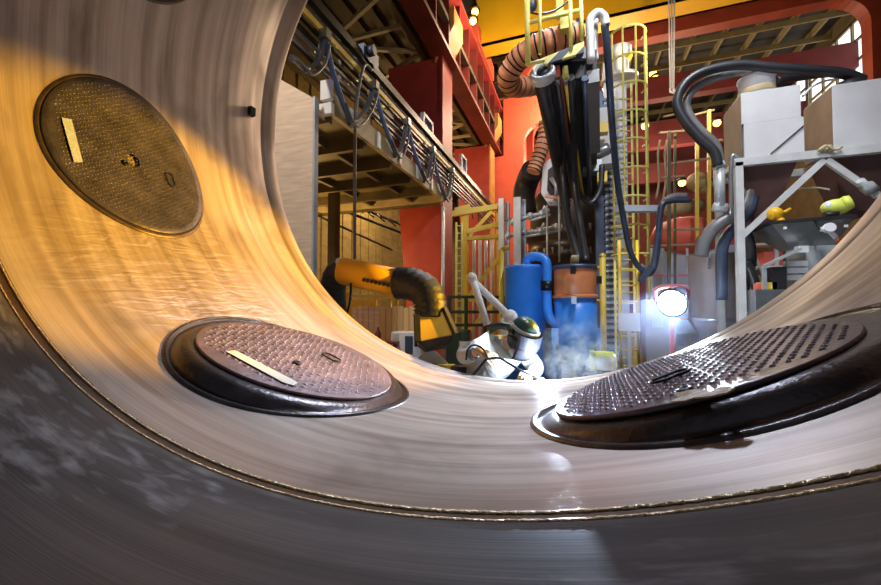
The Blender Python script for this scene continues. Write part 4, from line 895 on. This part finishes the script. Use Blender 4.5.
for k in range(7):
    q = FX(822+k*1.5, 149-(k % 3), yf-.06); mb.ball(q, .03, 8, 6)
mb.tube(cr([FX(818, 151, 5.93), FX(826, 146, 5.92), FX(834, 150, 5.92), FX(842, 147, 5.93)], 5), .014, 6); mb.build('knotted_rope', 'beige', hf)
# hoppers
def hopper(x0, x1, z1, y1, lb, cone_h, steps, outlet_x):
    h = T('hopper', lb, 'hopper', ((x0+x1)/2, yf+.25, zb+.05), 'white hoppers')
    zb_ = zb+.052; zm = zb_+(z1-zb_)*.52
    if steps:
        mb = MB(); mb.box((x0, yf, zm), (x1-.01, y1, z1)); mb.build('upper_box', 'white_dirty', h, bevel=.006)
        mb = MB(); mb.box((x0+.02, yf-.012, zb_), (x1+.01, y1, zm-.004)); mb.build('lower_box', 'white_dirty', h, bevel=.006)
        mb = MB(); mb.bar((x1-.34, yf-.016, zb_+.02), (x1, yf-.016, zm-.12), .008, .03, (0, 1, 0)); mb.build('seam_strip', 'dark', h)
    else:
        mb = MB(); mb.box((x0, yf, zb_), (x1, y1, z1)); mb.build('box', 'white_dirty', h, bevel=.006)
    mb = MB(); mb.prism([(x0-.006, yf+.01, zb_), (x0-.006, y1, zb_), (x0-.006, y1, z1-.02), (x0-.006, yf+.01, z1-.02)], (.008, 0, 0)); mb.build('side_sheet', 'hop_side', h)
    zc = zb-.06; zo = zc-cone_h; xm = outlet_x; ym = yf+.38
    mb = MB(); mb.hexa([(xm-.09, ym-.09, zo), (xm+.09, ym-.09, zo), (xm+.09, ym+.09, zo), (xm-.09, ym+.09, zo), (x0+.02, yf+.06, zc+.06), (x1-.02, yf+.06, zc+.06), (x1-.02, y1-.02, zc+.06), (x0+.02, y1-.02, zc+.06)]); mb.build('cone', 'cone', h)
    return h
xa0, xa1 = FX(742, 140).x, FX(803, 140).x; za = FX(742, 93).z
h1 = hopper(xa0, xa1, za, yf+.62, 'smaller white hopper box with a round drum on top, left on the frame', .75, True, xa0+.28)
dc = V((FX(757, 88, 6.3).x, 6.32, za)); mb = MB(); mb.lathe(dc, [(.2, 0), (.2, .29), (.215, .3), (.215, .32), (.01, .325)], 36); mb.build('drum', 'white', h1)
mb = MB(); mb.lathe(dc+V((0, 0, .07)), [(.203, 0), (.206, .01), (.206, .07), (.203, .08)], 36); mb.build('drum_band', 'beige', h1)
xb0, xb1 = FX(833, 120).x, FX(833, 120).x+1.0; zb2 = FX(833, 85).z
h2 = hopper(xb0, xb1, zb2, yf+.62, 'larger plain white hopper box at the right edge', .7, False, xb0+.3)
# feed hoses from hoppers to the vertical steel pipe
def hose(name, pts, r, m_, lb, cat='hose', grp=None, n=8): mb = MB(); mb.tube(cr(pts, n), r, 12); return mb.thing(name, m_, lb, cat, grp)
hose('feed_hose', [FX(718, 166, 6.1), FX(714, 152, 6.1), FX(700, 139, 6.1), FX(684, 120, 6.1), FX(677, 103, 6.1), FX(684, 85, 6.1), FX(703, 72, 6.1), FX(738, 65, 6.1), FX(775, 68, 6.1), FX(820, 71, 6.15), FX(845, 74, 6.2), FX(862, 80, 6.3)], .062, 'rubber', 'outer long black feed hose arching over both hoppers', 'hose', 'feed hoses')
hose('feed_hose', [FX(721, 168, 6.25), FX(716, 146, 6.25), FX(702, 132, 6.25), FX(692, 120, 6.25), FX(686, 105, 6.25), FX(693, 90, 6.25), FX(712, 79, 6.25), FX(739, 72, 6.3), FX(752, 72, 6.3)], .058, 'hose_grey', 'inner black feed hose looping to the drum of the smaller hopper', 'hose', 'feed hoses')
hose('feed_hose', [FX(776, 81, 6.4), FX(800, 76, 6.5), FX(830, 73, 6.5), FX(850, 74, 6.5)], .055, 'rubber', 'short black hose from drum to the larger hopper', 'hose', 'feed hoses')
c = FX(848, 77, 6.2); mb = MB(); mb.lathe(V((c.x, c.y, zb2)), [(.13, 0), (.13, .05), (.1, .1), (.05, .12)], 18); mb.thing('hose_fitting', 'dark', 'dark round hose fitting on top of the larger hopper', 'fitting')
hose('white_cable', [FX(803, 96, 6.1), FX(812, 87, 6.2), FX(825, 81, 6.3), FX(838, 79, 6.3)], .014, 'white', 'thin white cable between the two hoppers', 'cable')
mb = MB(); mb.tube([FX(719, 162, 6.15), FX(720, 207, 6.15)], .065, 14); mb.lathe(FX(719, 166, 6.15), [(.075, -.03), (.075, .03)], 14); mb.tube([FX(713, 207, 6.15), FX(727, 208, 6.15)], .06, 10)
mb.thing('riser_pipe', 'galv_l', 'short pale steel riser pipe at the left hopper post under the hoses', 'pipe')
hose('suction_hose', [FX(748, 168, 6.3), FX(749, 185, 6.25), FX(744, 205, 6.2), FX(730, 217, 6.2), FX(714, 228, 6.2), FX(704, 243, 6.2), FX(701, 256, 6.2)], .085, 'hose_grey', 'thick dark hose bending from the small hopper down to the grey tank', 'hose', 'suction hoses')
hose('suction_hose', [FX(753, 196, 6.2), FX(748, 212, 6.2), FX(738, 224, 6.3), FX(728, 236, 6.3), FX(722, 252, 6.3), FX(722, 300, 6.3)], .07, 'dkblue', 'second dark hose curving behind the left hopper post', 'hose', 'suction hoses')
hose('suction_hose', [FX(741, 230, 6.5), FX(748, 240, 6.5), FX(750, 262, 6.5), FX(744, 282, 6.5), FX(742, 300, 6.5)], .075, 'rubber', 'dark hose hanging just right of the left hopper post', 'hose', 'suction hoses')
hose('suction_hose', [FX(746, 262, 6.4), FX(752, 275, 6.4), FX(757, 290, 6.4)], .06, 'rubber', 'short black hose end by the white storage rack', 'hose', 'suction hoses')
mb = MB(); a = FX(749, 165, 6.3); mb.lathe(a+V((0, 0, -.15)), [(.05, 0), (.09, .1), (.09, .16)], 14); mb.thing('outlet_cone', 'galv_l', 'small pale outlet cone under the smaller hopper', 'outlet')
# grey vertical tank
c3_ = axis_pt(713, 6.0); r3 = .32; z_t, z_b = zat(713, 253, 5.8), zat(713, 322, 5.8)
gt = T('dust_tank', 'mauve grey upright dust tank behind the work lamp', 'tank', c3_)
mb = MB(); mb.lathe(c3_, [(r3*.35, z_b-.35), (r3, z_b), (r3, z_t-.01), (r3+.01, z_t), (.01, z_t+.01)], 40); mb.build('body', 'tankgrey', gt)
mb = MB(); mb.cyl(c3_+V((0, 0, 0)), c3_+V((0, 0, z_b-.34)), .07); mb.build('outlet_pipe', 'tankgrey', gt)
mb = MB(); mb.lathe(c3_, [(r3+.003, z_b+.0), (r3+.008, z_b+.01), (r3+.008, z_b+.05), (r3+.003, z_b+.06)], 40, (0, 0, 1), 0, True, False); mb.build('band', 'galv', gt)
for k in range(4):
    mb = MB(); p = P(709, 259+k*3.0, 5.68); mb.cbox(p, (.03, .03, .03)); mb.build('bolt', 'galv', gt)
# galvanised funnel and cabinets
gy = 5.9
fn = T('funnel_hopper', 'open galvanised funnel hopper under the right end of the frame', 'funnel', FX(825, 250, gy))
tl, tr_, bl, br_ = FX(771, 223, gy), FX(856, 216, gy), FX(800, 246, gy), FX(846, 242, gy)
D1 = V((0, .75, 0)); D2 = V((0, .3, 0)); o2 = V((0, .2, 0))
mb = MB(); mb.hexa([bl+o2, br_+o2, br_+o2+D2, bl+o2+D2, tl, tr_, tr_+D1, tl+D1]); mb.build('body', 'galv', fn)
mb = MB(); mb.bar(tl+V((0, -.01, 0)), tr_+V((0, -.01, 0)), .03, .04); mb.bar(tl+D1, tr_+D1, .03, .04); mb.bar(tl, tl+D1, .03, .04); mb.build('lip', 'dark', fn)
for px, py in ((785, 228), (846, 226)): mb = MB(); mb.cbox(FX(px, py, gy-.01), (.03, .02, .03)); mb.build('bolt', 'white', fn)
gc = T('grey_cabinet', 'light grey machine cabinet under the funnel', 'cabinet', FX(825, 285, gy))
a, b = FX(806, 246, gy+.1), FX(850, 300, gy+.1); mb = MB(); mb.box((a.x, gy+.1, 0), (b.x, gy+.6, a.z)); mb.build('body', 'galv_l', gc, bevel=.01)
mb = MB(); a, b = FX(798, 246, gy), FX(809, 252, gy); mb.box((a.x, gy, b.z), (b.x, gy+.1, a.z)); mb.build('bracket', 'white', gc)
for k in range(3):
    mb = MB(); a, b = FX(787, 261+k*7, gy-.05), FX(808, 266+k*7, gy-.05); mb.box((a.x, gy-.05, b.z), (b.x, gy+.05, a.z)); mb.build('drawer', 'galv_l', gc)
mb = MB(); a, b = FX(772, 267, gy-.1), FX(787, 295, gy-.1); mb.box((a.x, gy-.1, 0), (b.x, gy+.2, a.z)); mb.thing('black_box', 'dark', 'black box unit left of the grey cabinet drawers', 'box')
mb = MB(); mb.bar(FX(764, 266, 5.8), FX(800, 249, 5.8), .08, .03); mb.bar(FX(764, 268, 5.8), FX(764, 268, 5.8)+V((0, 0, -1.6)), .04); mb.thing('guide_arm', 'galv_l', 'pale slanting guide arm below the funnel', 'arm')
mb = MB(); a = FX(771, 284, 5.85); b = FX(757, 292, 5.85); mb.box((b.x-.05, 5.75, 0), (b.x+.3, 6.0, a.z-.07)); mb.thing('bench_end', 'galv', 'low grey bench with a small red and yellow box on it', 'bench')
mb = MB(); c = FX(767, 284, 5.85); sb = T('supply_box', 'small yellow box with red end on the grey bench', 'box', c+V((0, 0, -.06))); mb.box((c.x-.1, 5.8, a.z-.068), (c.x+.08, 5.9, a.z+.02)); mb.build('box', 'yellow', sb); mb = MB(); mb.box((c.x-.12, 5.79, a.z-.068), (c.x-.08, 5.91, a.z+.01)); mb.build('end_cap', 'pink', sb)
# yellow fittings
vf = T('yellow_valve', 'round orange yellow valve hanging at the brace of the hopper frame', 'valve', FX(776, 225, 5.95))
mb = MB(); mb.ball(FX(775, 214, 5.95), .085, 16, 10); mb.build('cover', 'crane', vf); mb = MB(); mb.ball(FX(780, 221, 5.93), .05); mb.cyl(FX(783, 213, 5.95), FX(790, 209, 6), .02); mb.build('nozzle', 'crane', vf)
hs = T('air_filter_unit', 'lime yellow respirator unit lying on the funnel edge', 'respirator', FX(838, 216, 6.0))
mb = MB(); mb.ball(FX(836, 207, 6.0), .12, 18, 10, 0, (1.25, .8, .8)); mb.build('shell', 'lime', hs)
mb = MB(); mb.lathe(FX(847, 203, 5.97), [(.08, -.04), (.09, 0), (.08, .04)], 18, (.8, -.3, .3)); mb.build('ring', 'lime', hs)
mb = MB(); mb.ball(FX(829, 206, 5.98), .06); mb.build('filter', 'white', hs)
mb = MB(); mb.cyl(FX(824, 215, 5.95), FX(838, 214, 5.95), .035); mb.build('strap', 'dark', hs)
gg = T('air_gun', 'white spray gun with round cap in front of the funnel', 'spray gun', FX(829, 236, 5.75))
mb = MB(); mb.lathe(FX(829, 228, 5.75), [(.055, -.03), (.06, 0), (.055, .03)], 18, (0, -1, .2)); mb.build('cap', 'white', gg)
mb = MB(); mb.tube([FX(821, 229, 5.76), FX(829, 230, 5.76), FX(836, 238, 5.76)], .028, 8); mb.build('body', 'white', gg)
mb = MB(); mb.tube([FX(836, 237, 5.76), FX(838, 242, 5.76)], .02, 8); mb.build('trigger', 'pink', gg)
mb = MB(); mb.tube([FX(822, 230, 5.76), FX(818, 226, 5.86), FX(815, 221, 5.9)], .015, 6); mb.build('hanger', 'black_metal', gg)
mb = MB(); t = [pi*.1+2*pi*k/30 for k in range(30)]; cx_ = FX(806, 205, 6.3); mb.tube([cx_+V((.42*math.cos(q), .05*math.sin(q), .24*math.sin(q))) for q in t], .012, 6, closed=True); mb.thing('cable_coil', 'tape', 'thin pale cable loop above the galvanised funnel', 'cable')
c = FX(872, 191, 6.0); mb = MB(); mb.lathe(c, [(.07, 0), (.07, .1), (.04, .12), (.04, .2)], 14, (-.6, -.3, .5)); mb.thing('clamp_fitting', 'galv_l', 'bright clamp fitting at the lower end of the right brace', 'fitting')
# storage behind
sr = T('storage_rack', 'white storage rack behind the hopper frame post', 'rack', PY(775, 300, 8.5)); ys = 8.5
a, b = PY(752, 240, ys), PY(800, 300, ys)
for px in (753, 776, 799): mb = MB(); p = PY(px, 240, ys); mb.bar((p.x, ys, 0), (p.x, ys, p.z+.3), .05); mb.build('upright', 'white', sr)
for k in range(7): mb = MB(); z = .3+k*.42; mb.box((a.x, ys, z), (b.x, ys+.4, z+.04)); mb.build('shelf', 'white', sr)
mb = MB(); mb.bar((a.x, ys, .3), (b.x, ys, 2.8), .03); mb.bar((b.x, ys, .3), (a.x, ys, 2.8), .03); mb.build('brace', 'galv_l', sr)
rn = random.Random(3)
BX = ['white', 'orange', 'blue_grey', 'beige', 'pink', 'white']
NM = ['white', 'orange', 'grey blue', 'beige', 'red', 'white']
ORD = ['lowest visible', 'second', 'third', 'fourth', 'fifth', 'topmost']
for k in range(6):
    x = a.x+.15+(b.x-a.x-.3)*((k*.37) % 1); z = .34+(1+k)*.42 if k < 5 else .34+5*.42+.42
    mb = MB(); mb.cbox((x, ys+.2, z+.13), (.28, .3, .26)); mb.thing('storage_box', BX[k], '%s box on the white storage rack, %s shelf upwards' % (NM[k], ORD[k]), 'box', 'boxes on the storage rack')
# pale frames and scaffold between ladder and hoppers
sf = T('pipe_scaffold', 'pale yellow pipe scaffold between the caged ladder and the hoppers', 'scaffold', axis_pt(685, 9))
for px, py0, py1, d in ((669, 132, 320, 9), (675, 133, 300, 9.2), (697, 131, 240, 9.5), (709, 110, 240, 9.5)):
    mb = MB(); mb.bar(P(px, py1, d), P(px, py0, d), .07 if px != 675 else .05); mb.build('post', 'yellow' if px in (697, 709) else 'olive', sf)
for a, b, d in (((659, 133), (684, 131), 9), ((690, 116), (714, 110), 9.5), ((662, 165), (712, 158), 9.2), ((660, 178), (684, 176), 9), ((662, 230), (712, 229), 9.2), ((705, 142), (722, 140), 9.5), ((650, 246), (705, 244), 9.1)):
    mb = MB(); mb.bar(P(*a, d), P(*b, d), .045); mb.build('rail', 'beige', sf)
for px in (660, 667): mb = MB(); mb.tube(cr([P(px, 140, 9), P(px-2, 155, 9), P(px-1, 180, 9), P(px-4, 200, 9)], 5), .025, 6); mb.build('rope', 'beige', sf)
mb = MB(); mb.tube([P(663, 117, 9.6), P(686, 112, 9.6)], .03, 6); mb.build('rail', 'olive', sf)
# second ladder low
l2 = T('low_ladder', 'yellow ladder standing left of the work lamp behind the smoke', 'ladder', axis_pt(626, 7.2))
for px in (620, 638): mb = MB(); p = axis_pt(px, 7.2); mb.tube([p, p+V((0, 0, zat(px, 240, 7.2)))], .03, 8); mb.build('rail', 'yellow', l2)
for k in range(9):
    z = .3+k*.3; p, q = axis_pt(620, 7.2), axis_pt(638, 7.2); mb = MB(); mb.tube([p+V((0, 0, z)), q+V((0, 0, z))], .018, 6); mb.build('rung', 'yellow', l2)
# orange red machine and pale stacks behind the scaffold
om = T('red_machine', 'glossy red rounded machine behind the pipe scaffold', 'machine', axis_pt(690, 11))
c = axis_pt(686, 11); z = zat(686, 236, 11)
mb = MB(); mb.lathe(c+V((0, 0, z)), [(.3, -.6), (.75, -.42), (.9, 0), (.75, .35), (.35, .5), (.1, .52)], 28); mb.build('dome', 'pink', om)
mb = MB(); mb.lathe(c+V((.9, .4, z)), [(.3, -.5), (.5, -.3), (.6, 0), (.45, .3), (.1, .4)], 24); mb.build('dome', 'pink', om)
mb = MB(); mb.box((c.x-.9, c.y-.4, 0), (c.x+1.3, c.y+.8, z-.35)); mb.build('base', 'blue_grey', om)
mb = MB(); mb.cyl(P(660, 212, 10.4), P(700, 205, 10.4), .13, .2, 16); mb.build('barrel', 'beige', om)
mb = MB(); mb.ball(P(697, 182, 10), .25, 12, 8); mb.ball(P(704, 186, 10), .2); mb.cyl(P(690, 186, 10), P(706, 178, 10), .08); mb.build('gearbox', 'beige', om)
ps = T('pallet_stack', 'pale blue grey stacked frames below the red machine', 'stack', axis_pt(660, 9.5))
for k in range(5):
    c = axis_pt(652+k*12, 9.6); mb = MB(); mb.bar(c, c+V((0, 0, zat(660, 248, 9.6))), .05); mb.build('upright', 'galv_l', ps)
for k in range(7):
    mb = MB(); z = .3+k*.36; mb.bar(axis_pt(650, 9.6)+V((0, 0, z)), axis_pt(704, 9.6)+V((0, 0, z)), .05); mb.build('rail', 'galv_l' if k % 3 else 'pink', ps)
mc = T('mauve_cabinet', 'mauve grey machine cabinet with handle panel left of the work lamp', 'cabinet', axis_pt(653, 6.4))
a = axis_pt(645, 6.4); b = axis_pt(668, 6.4); zt_ = zat(655, 300, 6.4); mb = MB(); mb.box((a.x, a.y, 0), (b.x, a.y+.5, zt_)); mb.build('body', 'tankgrey', mc, bevel=.01)
mb = MB(); mb.box((a.x+.1, a.y-.015, zt_-.45), (b.x-.1, a.y, zt_-.12)); mb.build('panel', 'blue_grey', mc)
mb = MB(); c = P(629, 322, 6.6); mb.cbox(c, (.34, .1, .3)); mb.bar((c.x, c.y, 0), (c.x, c.y, c.z), .06); mb.thing('sign_plate', 'white', 'small blank white panel on a post by the low ladder', 'panel')
# yellow gantry tower left of the tanks
gw = T('gantry_tower', 'yellow lattice gantry tower with ladder behind the welder', 'tower', axis_pt(478, 10)); dg_ = 10
for px, r in ((465, .16), (499, .1)):
    c = axis_pt(px, dg_); mb = MB(); mb.bar(c, c+V((0, 0, zat(px, 206, dg_))), r); mb.build('post', 'yellow', gw)
for (a, b, r) in (((452, 214), (502, 206), .14), ((466, 232), (500, 224), .12), ((462, 239), (500, 236), .1), ((466, 300), (500, 300), .08), ((455, 210), (470, 206), .1)):
    mb = MB(); mb.bar(P(*a, dg_), P(*b, dg_), r); mb.build('beam', 'yellow', gw)
for (a, b) in (((469, 236), (491, 212)), ((468, 297), (500, 256)), ((468, 270), (484, 290)), ((470, 330), (500, 296))):
    mb = MB(); mb.bar(P(*a, dg_), P(*b, dg_), .09); mb.build('diagonal', 'yellow', gw)
for px in (456.5, 462): c = axis_pt(px, 9.7); mb = MB(); mb.tube([c, c+V((0, 0, zat(px, 222, 9.7)))], .03, 6); mb.build('ladder_rail', 'pale_yellow', gw)
for k in range(18):
    z = .5+k*.19; mb = MB(); mb.tube([axis_pt(456.5, 9.7)+V((0, 0, z)), axis_pt(462, 9.7)+V((0, 0, z))], .018, 6); mb.build('ladder_rung', 'pale_yellow', gw)
for i, (px, py0, d, w_) in enumerate(((502, 198, 9.6, .13), (508, 202, 9.7, .1), (518, 197, 9.3, .17), (524, 199, 9.4, .12))):
    c = axis_pt(px, d); mb = MB(); mb.bar(c, c+V((0, 0, zat(px, py0, d))), w_); 
    mb.bar(c+V((0, 0, 3.9)), c+V((.12, .1, 3.9)), .08)
    mb.thing('steel_upright', 'galv_l' if i % 2 == 0 else 'blue_grey', ['leftmost galvanised upright beside the yellow gantry tower', 'narrow bluish upright next to the leftmost galvanised one', 'broad galvanised upright left of the dark vessel', 'bluish upright touching the dark vessel side'][i], 'upright', 'uprights by the gantry')
for i, px in enumerate((474, 480, 486, 492)):
    c = axis_pt(px, 11); mb = MB(); mb.tube([c, c+V((0, 0, zat(px, 240, 11)))], .05, 8); mb.thing('thin_pipe', 'white' if i % 2 else 'galv_l', ['first', 'second', 'third', 'fourth'][i]+' thin pale vertical pipe from the left inside the yellow tower', 'pipe', 'pipes behind the tower')
gr = T('green_guard', 'dark green guard frame with cabinet left of the welder', 'guard frame', axis_pt(470, 6.6))
for px in (449, 466, 485, 503): c = axis_pt(px, 6.6); mb = MB(); mb.bar(c, c+V((0, 0, zat(px, 296, 6.6))), .05); mb.build('post', 'green', gr)
for py in (297, 312, 325): mb = MB(); mb.bar(P(448, py, 6.6), P(504, py, 6.6), .05); mb.build('rail', 'green', gr)
mb = MB(); a, b = axis_pt(446, 6.2), axis_pt(464, 6.2); mb.box((a.x, a.y, 0), (b.x, b.y+.4, zat(455, 331, 6.2))); mb.build('cabinet', 'green', gr, bevel=.01)
# ------------------------------------------------------------------ smoke
def smoke(name, c, rad_, dens, lb, scale, col=(.80, .87, 1)):
    m = bpy.data.materials.new(name+'_volume'); m.use_nodes = True; nt = m.node_tree; nt.nodes.remove(nt.nodes['Principled BSDF'])
    N = nt.nodes.new; L = nt.links.new
    vol = N('ShaderNodeVolumeScatter'); vol.inputs['Color'].default_value = (*col, 1); vol.inputs['Anisotropy'].default_value = .0
    tc = N('ShaderNodeTexCoord'); n = N('ShaderNodeTexNoise'); n.inputs['Scale'].default_value = scale; n.inputs['Detail'].default_value = 5; n.inputs['Distortion'].default_value = 1.2
    L(tc.outputs['Object'], n.inputs['Vector'])
    mr = N('ShaderNodeMapRange'); mr.inputs['From Min'].default_value = .46; mr.inputs['From Max'].default_value = .72; mr.inputs['To Max'].default_value = 1; L(n.outputs['Fac'], mr.inputs['Value'])
    g = N('ShaderNodeVectorMath'); g.operation = 'LENGTH'
    mp = N('ShaderNodeMapping'); mp.inputs['Scale'].default_value = tuple(1/r for r in rad_); L(tc.outputs['Object'], mp.inputs[0]); L(mp.outputs[0], g.inputs[0])
    fo = N('ShaderNodeMapRange'); fo.inputs['From Min'].default_value = 1; fo.inputs['From Max'].default_value = .2; L(g.outputs['Value'], fo.inputs['Value'])
    m1 = N('ShaderNodeMath'); m1.operation = 'MULTIPLY'; L(mr.outputs[0], m1.inputs[0]); L(fo.outputs[0], m1.inputs[1])
    m2 = N('ShaderNodeMath'); m2.operation = 'MULTIPLY'; m2.inputs[1].default_value = dens; L(m1.outputs[0], m2.inputs[0]); L(m2.outputs[0], vol.inputs['Density'])
    L(vol.outputs[0], nt.nodes['Material Output'].inputs['Volume'])
    mb = MB(); mb.ball((0, 0, 0), 1, 24, 14, 0, rad_)
    o = mb.build(name, m, None, V((0, 0, 0))); o.location = c
    return tag(o, lb, 'smoke', None, 'stuff')
smoke('welding_smoke', P(578, 352, 4.4), (.55, .4, .5), 7, 'blue white welding smoke drifting up in front of the orange and blue tank', 7, (.5, .66, 1))
smoke('arc_smoke', P(574, 365, 4.0), (.36, .3, .22), 30, 'dense curl of white welding smoke just behind the rim right of the welder', 11, (.55, .70, 1))
smoke('lamp_haze', P(668, 312, 4.25), (.85, .5, .62), 1.7, 'thin blue haze glowing round the work lamp', 2.2, (.42, .58, 1))
# ------------------------------------------------------------------ light
w = bpy.data.worlds.new('world'); sc.world = w; w.use_nodes = True
w.node_tree.nodes['Background'].inputs[0].default_value = (.70, .78, 1.0, 1); w.node_tree.nodes['Background'].inputs[1].default_value = .12
def light(kind, loc, energy, col, size=.2, target=None, spot=None, blend=.3):
    l = bpy.data.lights.new('lamp', kind); l.energy = energy; l.color = col
    if kind == 'AREA': l.shape = 'RECTANGLE'; l.size, l.size_y = size
    else: l.shadow_soft_size = size
    if spot: l.spot_size = spot; l.spot_blend = blend
    o = bpy.data.objects.new('lamp', l); COL.objects.link(o); o.location = loc
    if target is not None: o.rotation_euler = (V(target)-V(loc)).to_track_quat('-Z', 'Y').to_euler()
    return o
WARM = (1, .80, .55)
for x, y, e in ((-2.2, 12, 300), (-.3, 17.2, 800), (2, 20, 500), (0, 26, 1200), (6, 28, 600)):
    light('POINT', (x, y, ZC+8.6), e, WARM, .5)
light('SPOT', (3.2, 7.6, ZC+5.2), 900, WARM, .3, (0, 16, ZC+9.2), math.radians(110), .6)   # added fill, aimed up to brighten crane and girder
light('SPOT', (-4.6, .6, 8.8), 1100, (1, .88, .74), .4, (-4.2, 5.4, 2.8), math.radians(80), .5)   # added fill left of the ring, brightens wood panel and walkway
light('SPOT', (1.5, .5, 9.3), 1200, (.95, .96, 1), .5, (2.2, 6.2, 3.6), math.radians(95), .5)     # added front fill above the ring, brightens hoppers and machinery
light('SPOT', (1.2, 3.95, 8.2), 900, (.90, .95, 1), .3, (.9, 6.2, 1.6), math.radians(62), .5)   # added spot beyond the rim to brighten the tanks
light('POINT', (-7.2, 8.5, 2.9), 300, (1, .62, .2), .4)             # lamp under the walkway
light('POINT', (-7.5, 15, 7), 350, (1, .7, .3), .4)
light('SPOT', (-.9, 8.8, ZC+10.6), 7000, (.62, .74, 1), .6, RM @ RL(-.06, .70*R, R), math.radians(15), .8)   # added narrow spot, brightens only the bottom of the ring
# amber flood to the right of the ring
L1 = RM @ (V((0, DR, 0)) + V((math.sin(math.radians(63)), math.cos(math.radians(63)), -.10))*4.6)
light('SPOT', L1, 5600, (1, .50, .001), .04, RM @ RL(math.radians(-45), .76*R, R), math.radians(25.5), .4)
# welding arc and work lamp
ARC = P(543, 376, 3.22)
light('POINT', ARC+V((0, 0, .10)), 75, (.60, .75, 1), .02)
WL = P(672, 303, 4.5)
light('SPOT', WL+(CAM-WL).normalized()*.22, 420, (.66, .84, 1), .12, P(490, 420, 2.2), math.radians(50), .7)
def nest(thing_, child, par):                                        # pieces of a part go one level deeper
    for r in [o for o in bpy.data.objects if o.parent is None and o.name.split('.')[0] == thing_]:
        ps = [c for c in r.children if c.name.split('.')[0] == par]
        if ps:
            for c in [c for c in r.children if c.name.split('.')[0] == child]: c.parent = ps[0]
for a in (('filter_tank', 'pipe_clamp', 'pipe'), ('filter_tank', 'seam_band', 'upper_body'), ('filter_tank', 'lid_cap', 'lid'), ('filter_tank', 'lug', 'lower_body'), ('hopper', 'drum_band', 'drum'), ('hopper', 'seam_strip', 'lower_box'),
          ('welder', 'head_band', 'helmet_shell'), ('welder', 'visor_trim', 'visor'), ('welder', 'knob', 'helmet_shell'), ('work_lamp', 'lens', 'housing'), ('fume_arm', 'edge_strip', 'hood'), ('fume_arm', 'hood_rim', 'hood'), ('fume_arm', 'lettering', 'tube'),
          ('flexible_duct', 'spiral_wire', 'hose'), ('flexible_duct', 'end_collar', 'hose'), ('welding_manipulator', 'rack', 'column'), ('welding_manipulator', 'pipe_flange', 'boom_pipe'), ('welding_manipulator', 'pipe_end', 'boom_pipe'), ('dust_tank', 'band', 'body'), ('dust_tank', 'bolt', 'body'),
          ('crane_girder', 'stiffener', 'web'), ('dark_vessel', 'bolt', 'body'), ('control_cabinet', 'vent', 'body'), ('control_cabinet', 'door', 'body'), ('mauve_cabinet', 'panel', 'body'), ('battery_case', 'handle_frame', 'case')): nest(*a)
# camera
cd = bpy.data.cameras.new('camera'); co = bpy.data.objects.new('camera', cd); COL.objects.link(co)
cd.sensor_width = 36; cd.lens = 36*F/881; cd.clip_start = .02; cd.clip_end = 200
co.matrix_world = Matrix([[RT[i], UP[i], -FW[i], CAM[i]] for i in range(3)]+[[0, 0, 0, 1]])
sc.camera = co
sc.view_settings.view_transform = 'Standard'; sc.view_settings.look = 'None'; sc.view_settings.gamma = 1; sc.view_settings.use_curve_mapping = False
sc.view_settings.exposure = .3
sc.cycles.use_denoising = True; sc.cycles.max_bounces = 6; sc.cycles.sample_clamp_indirect = 6
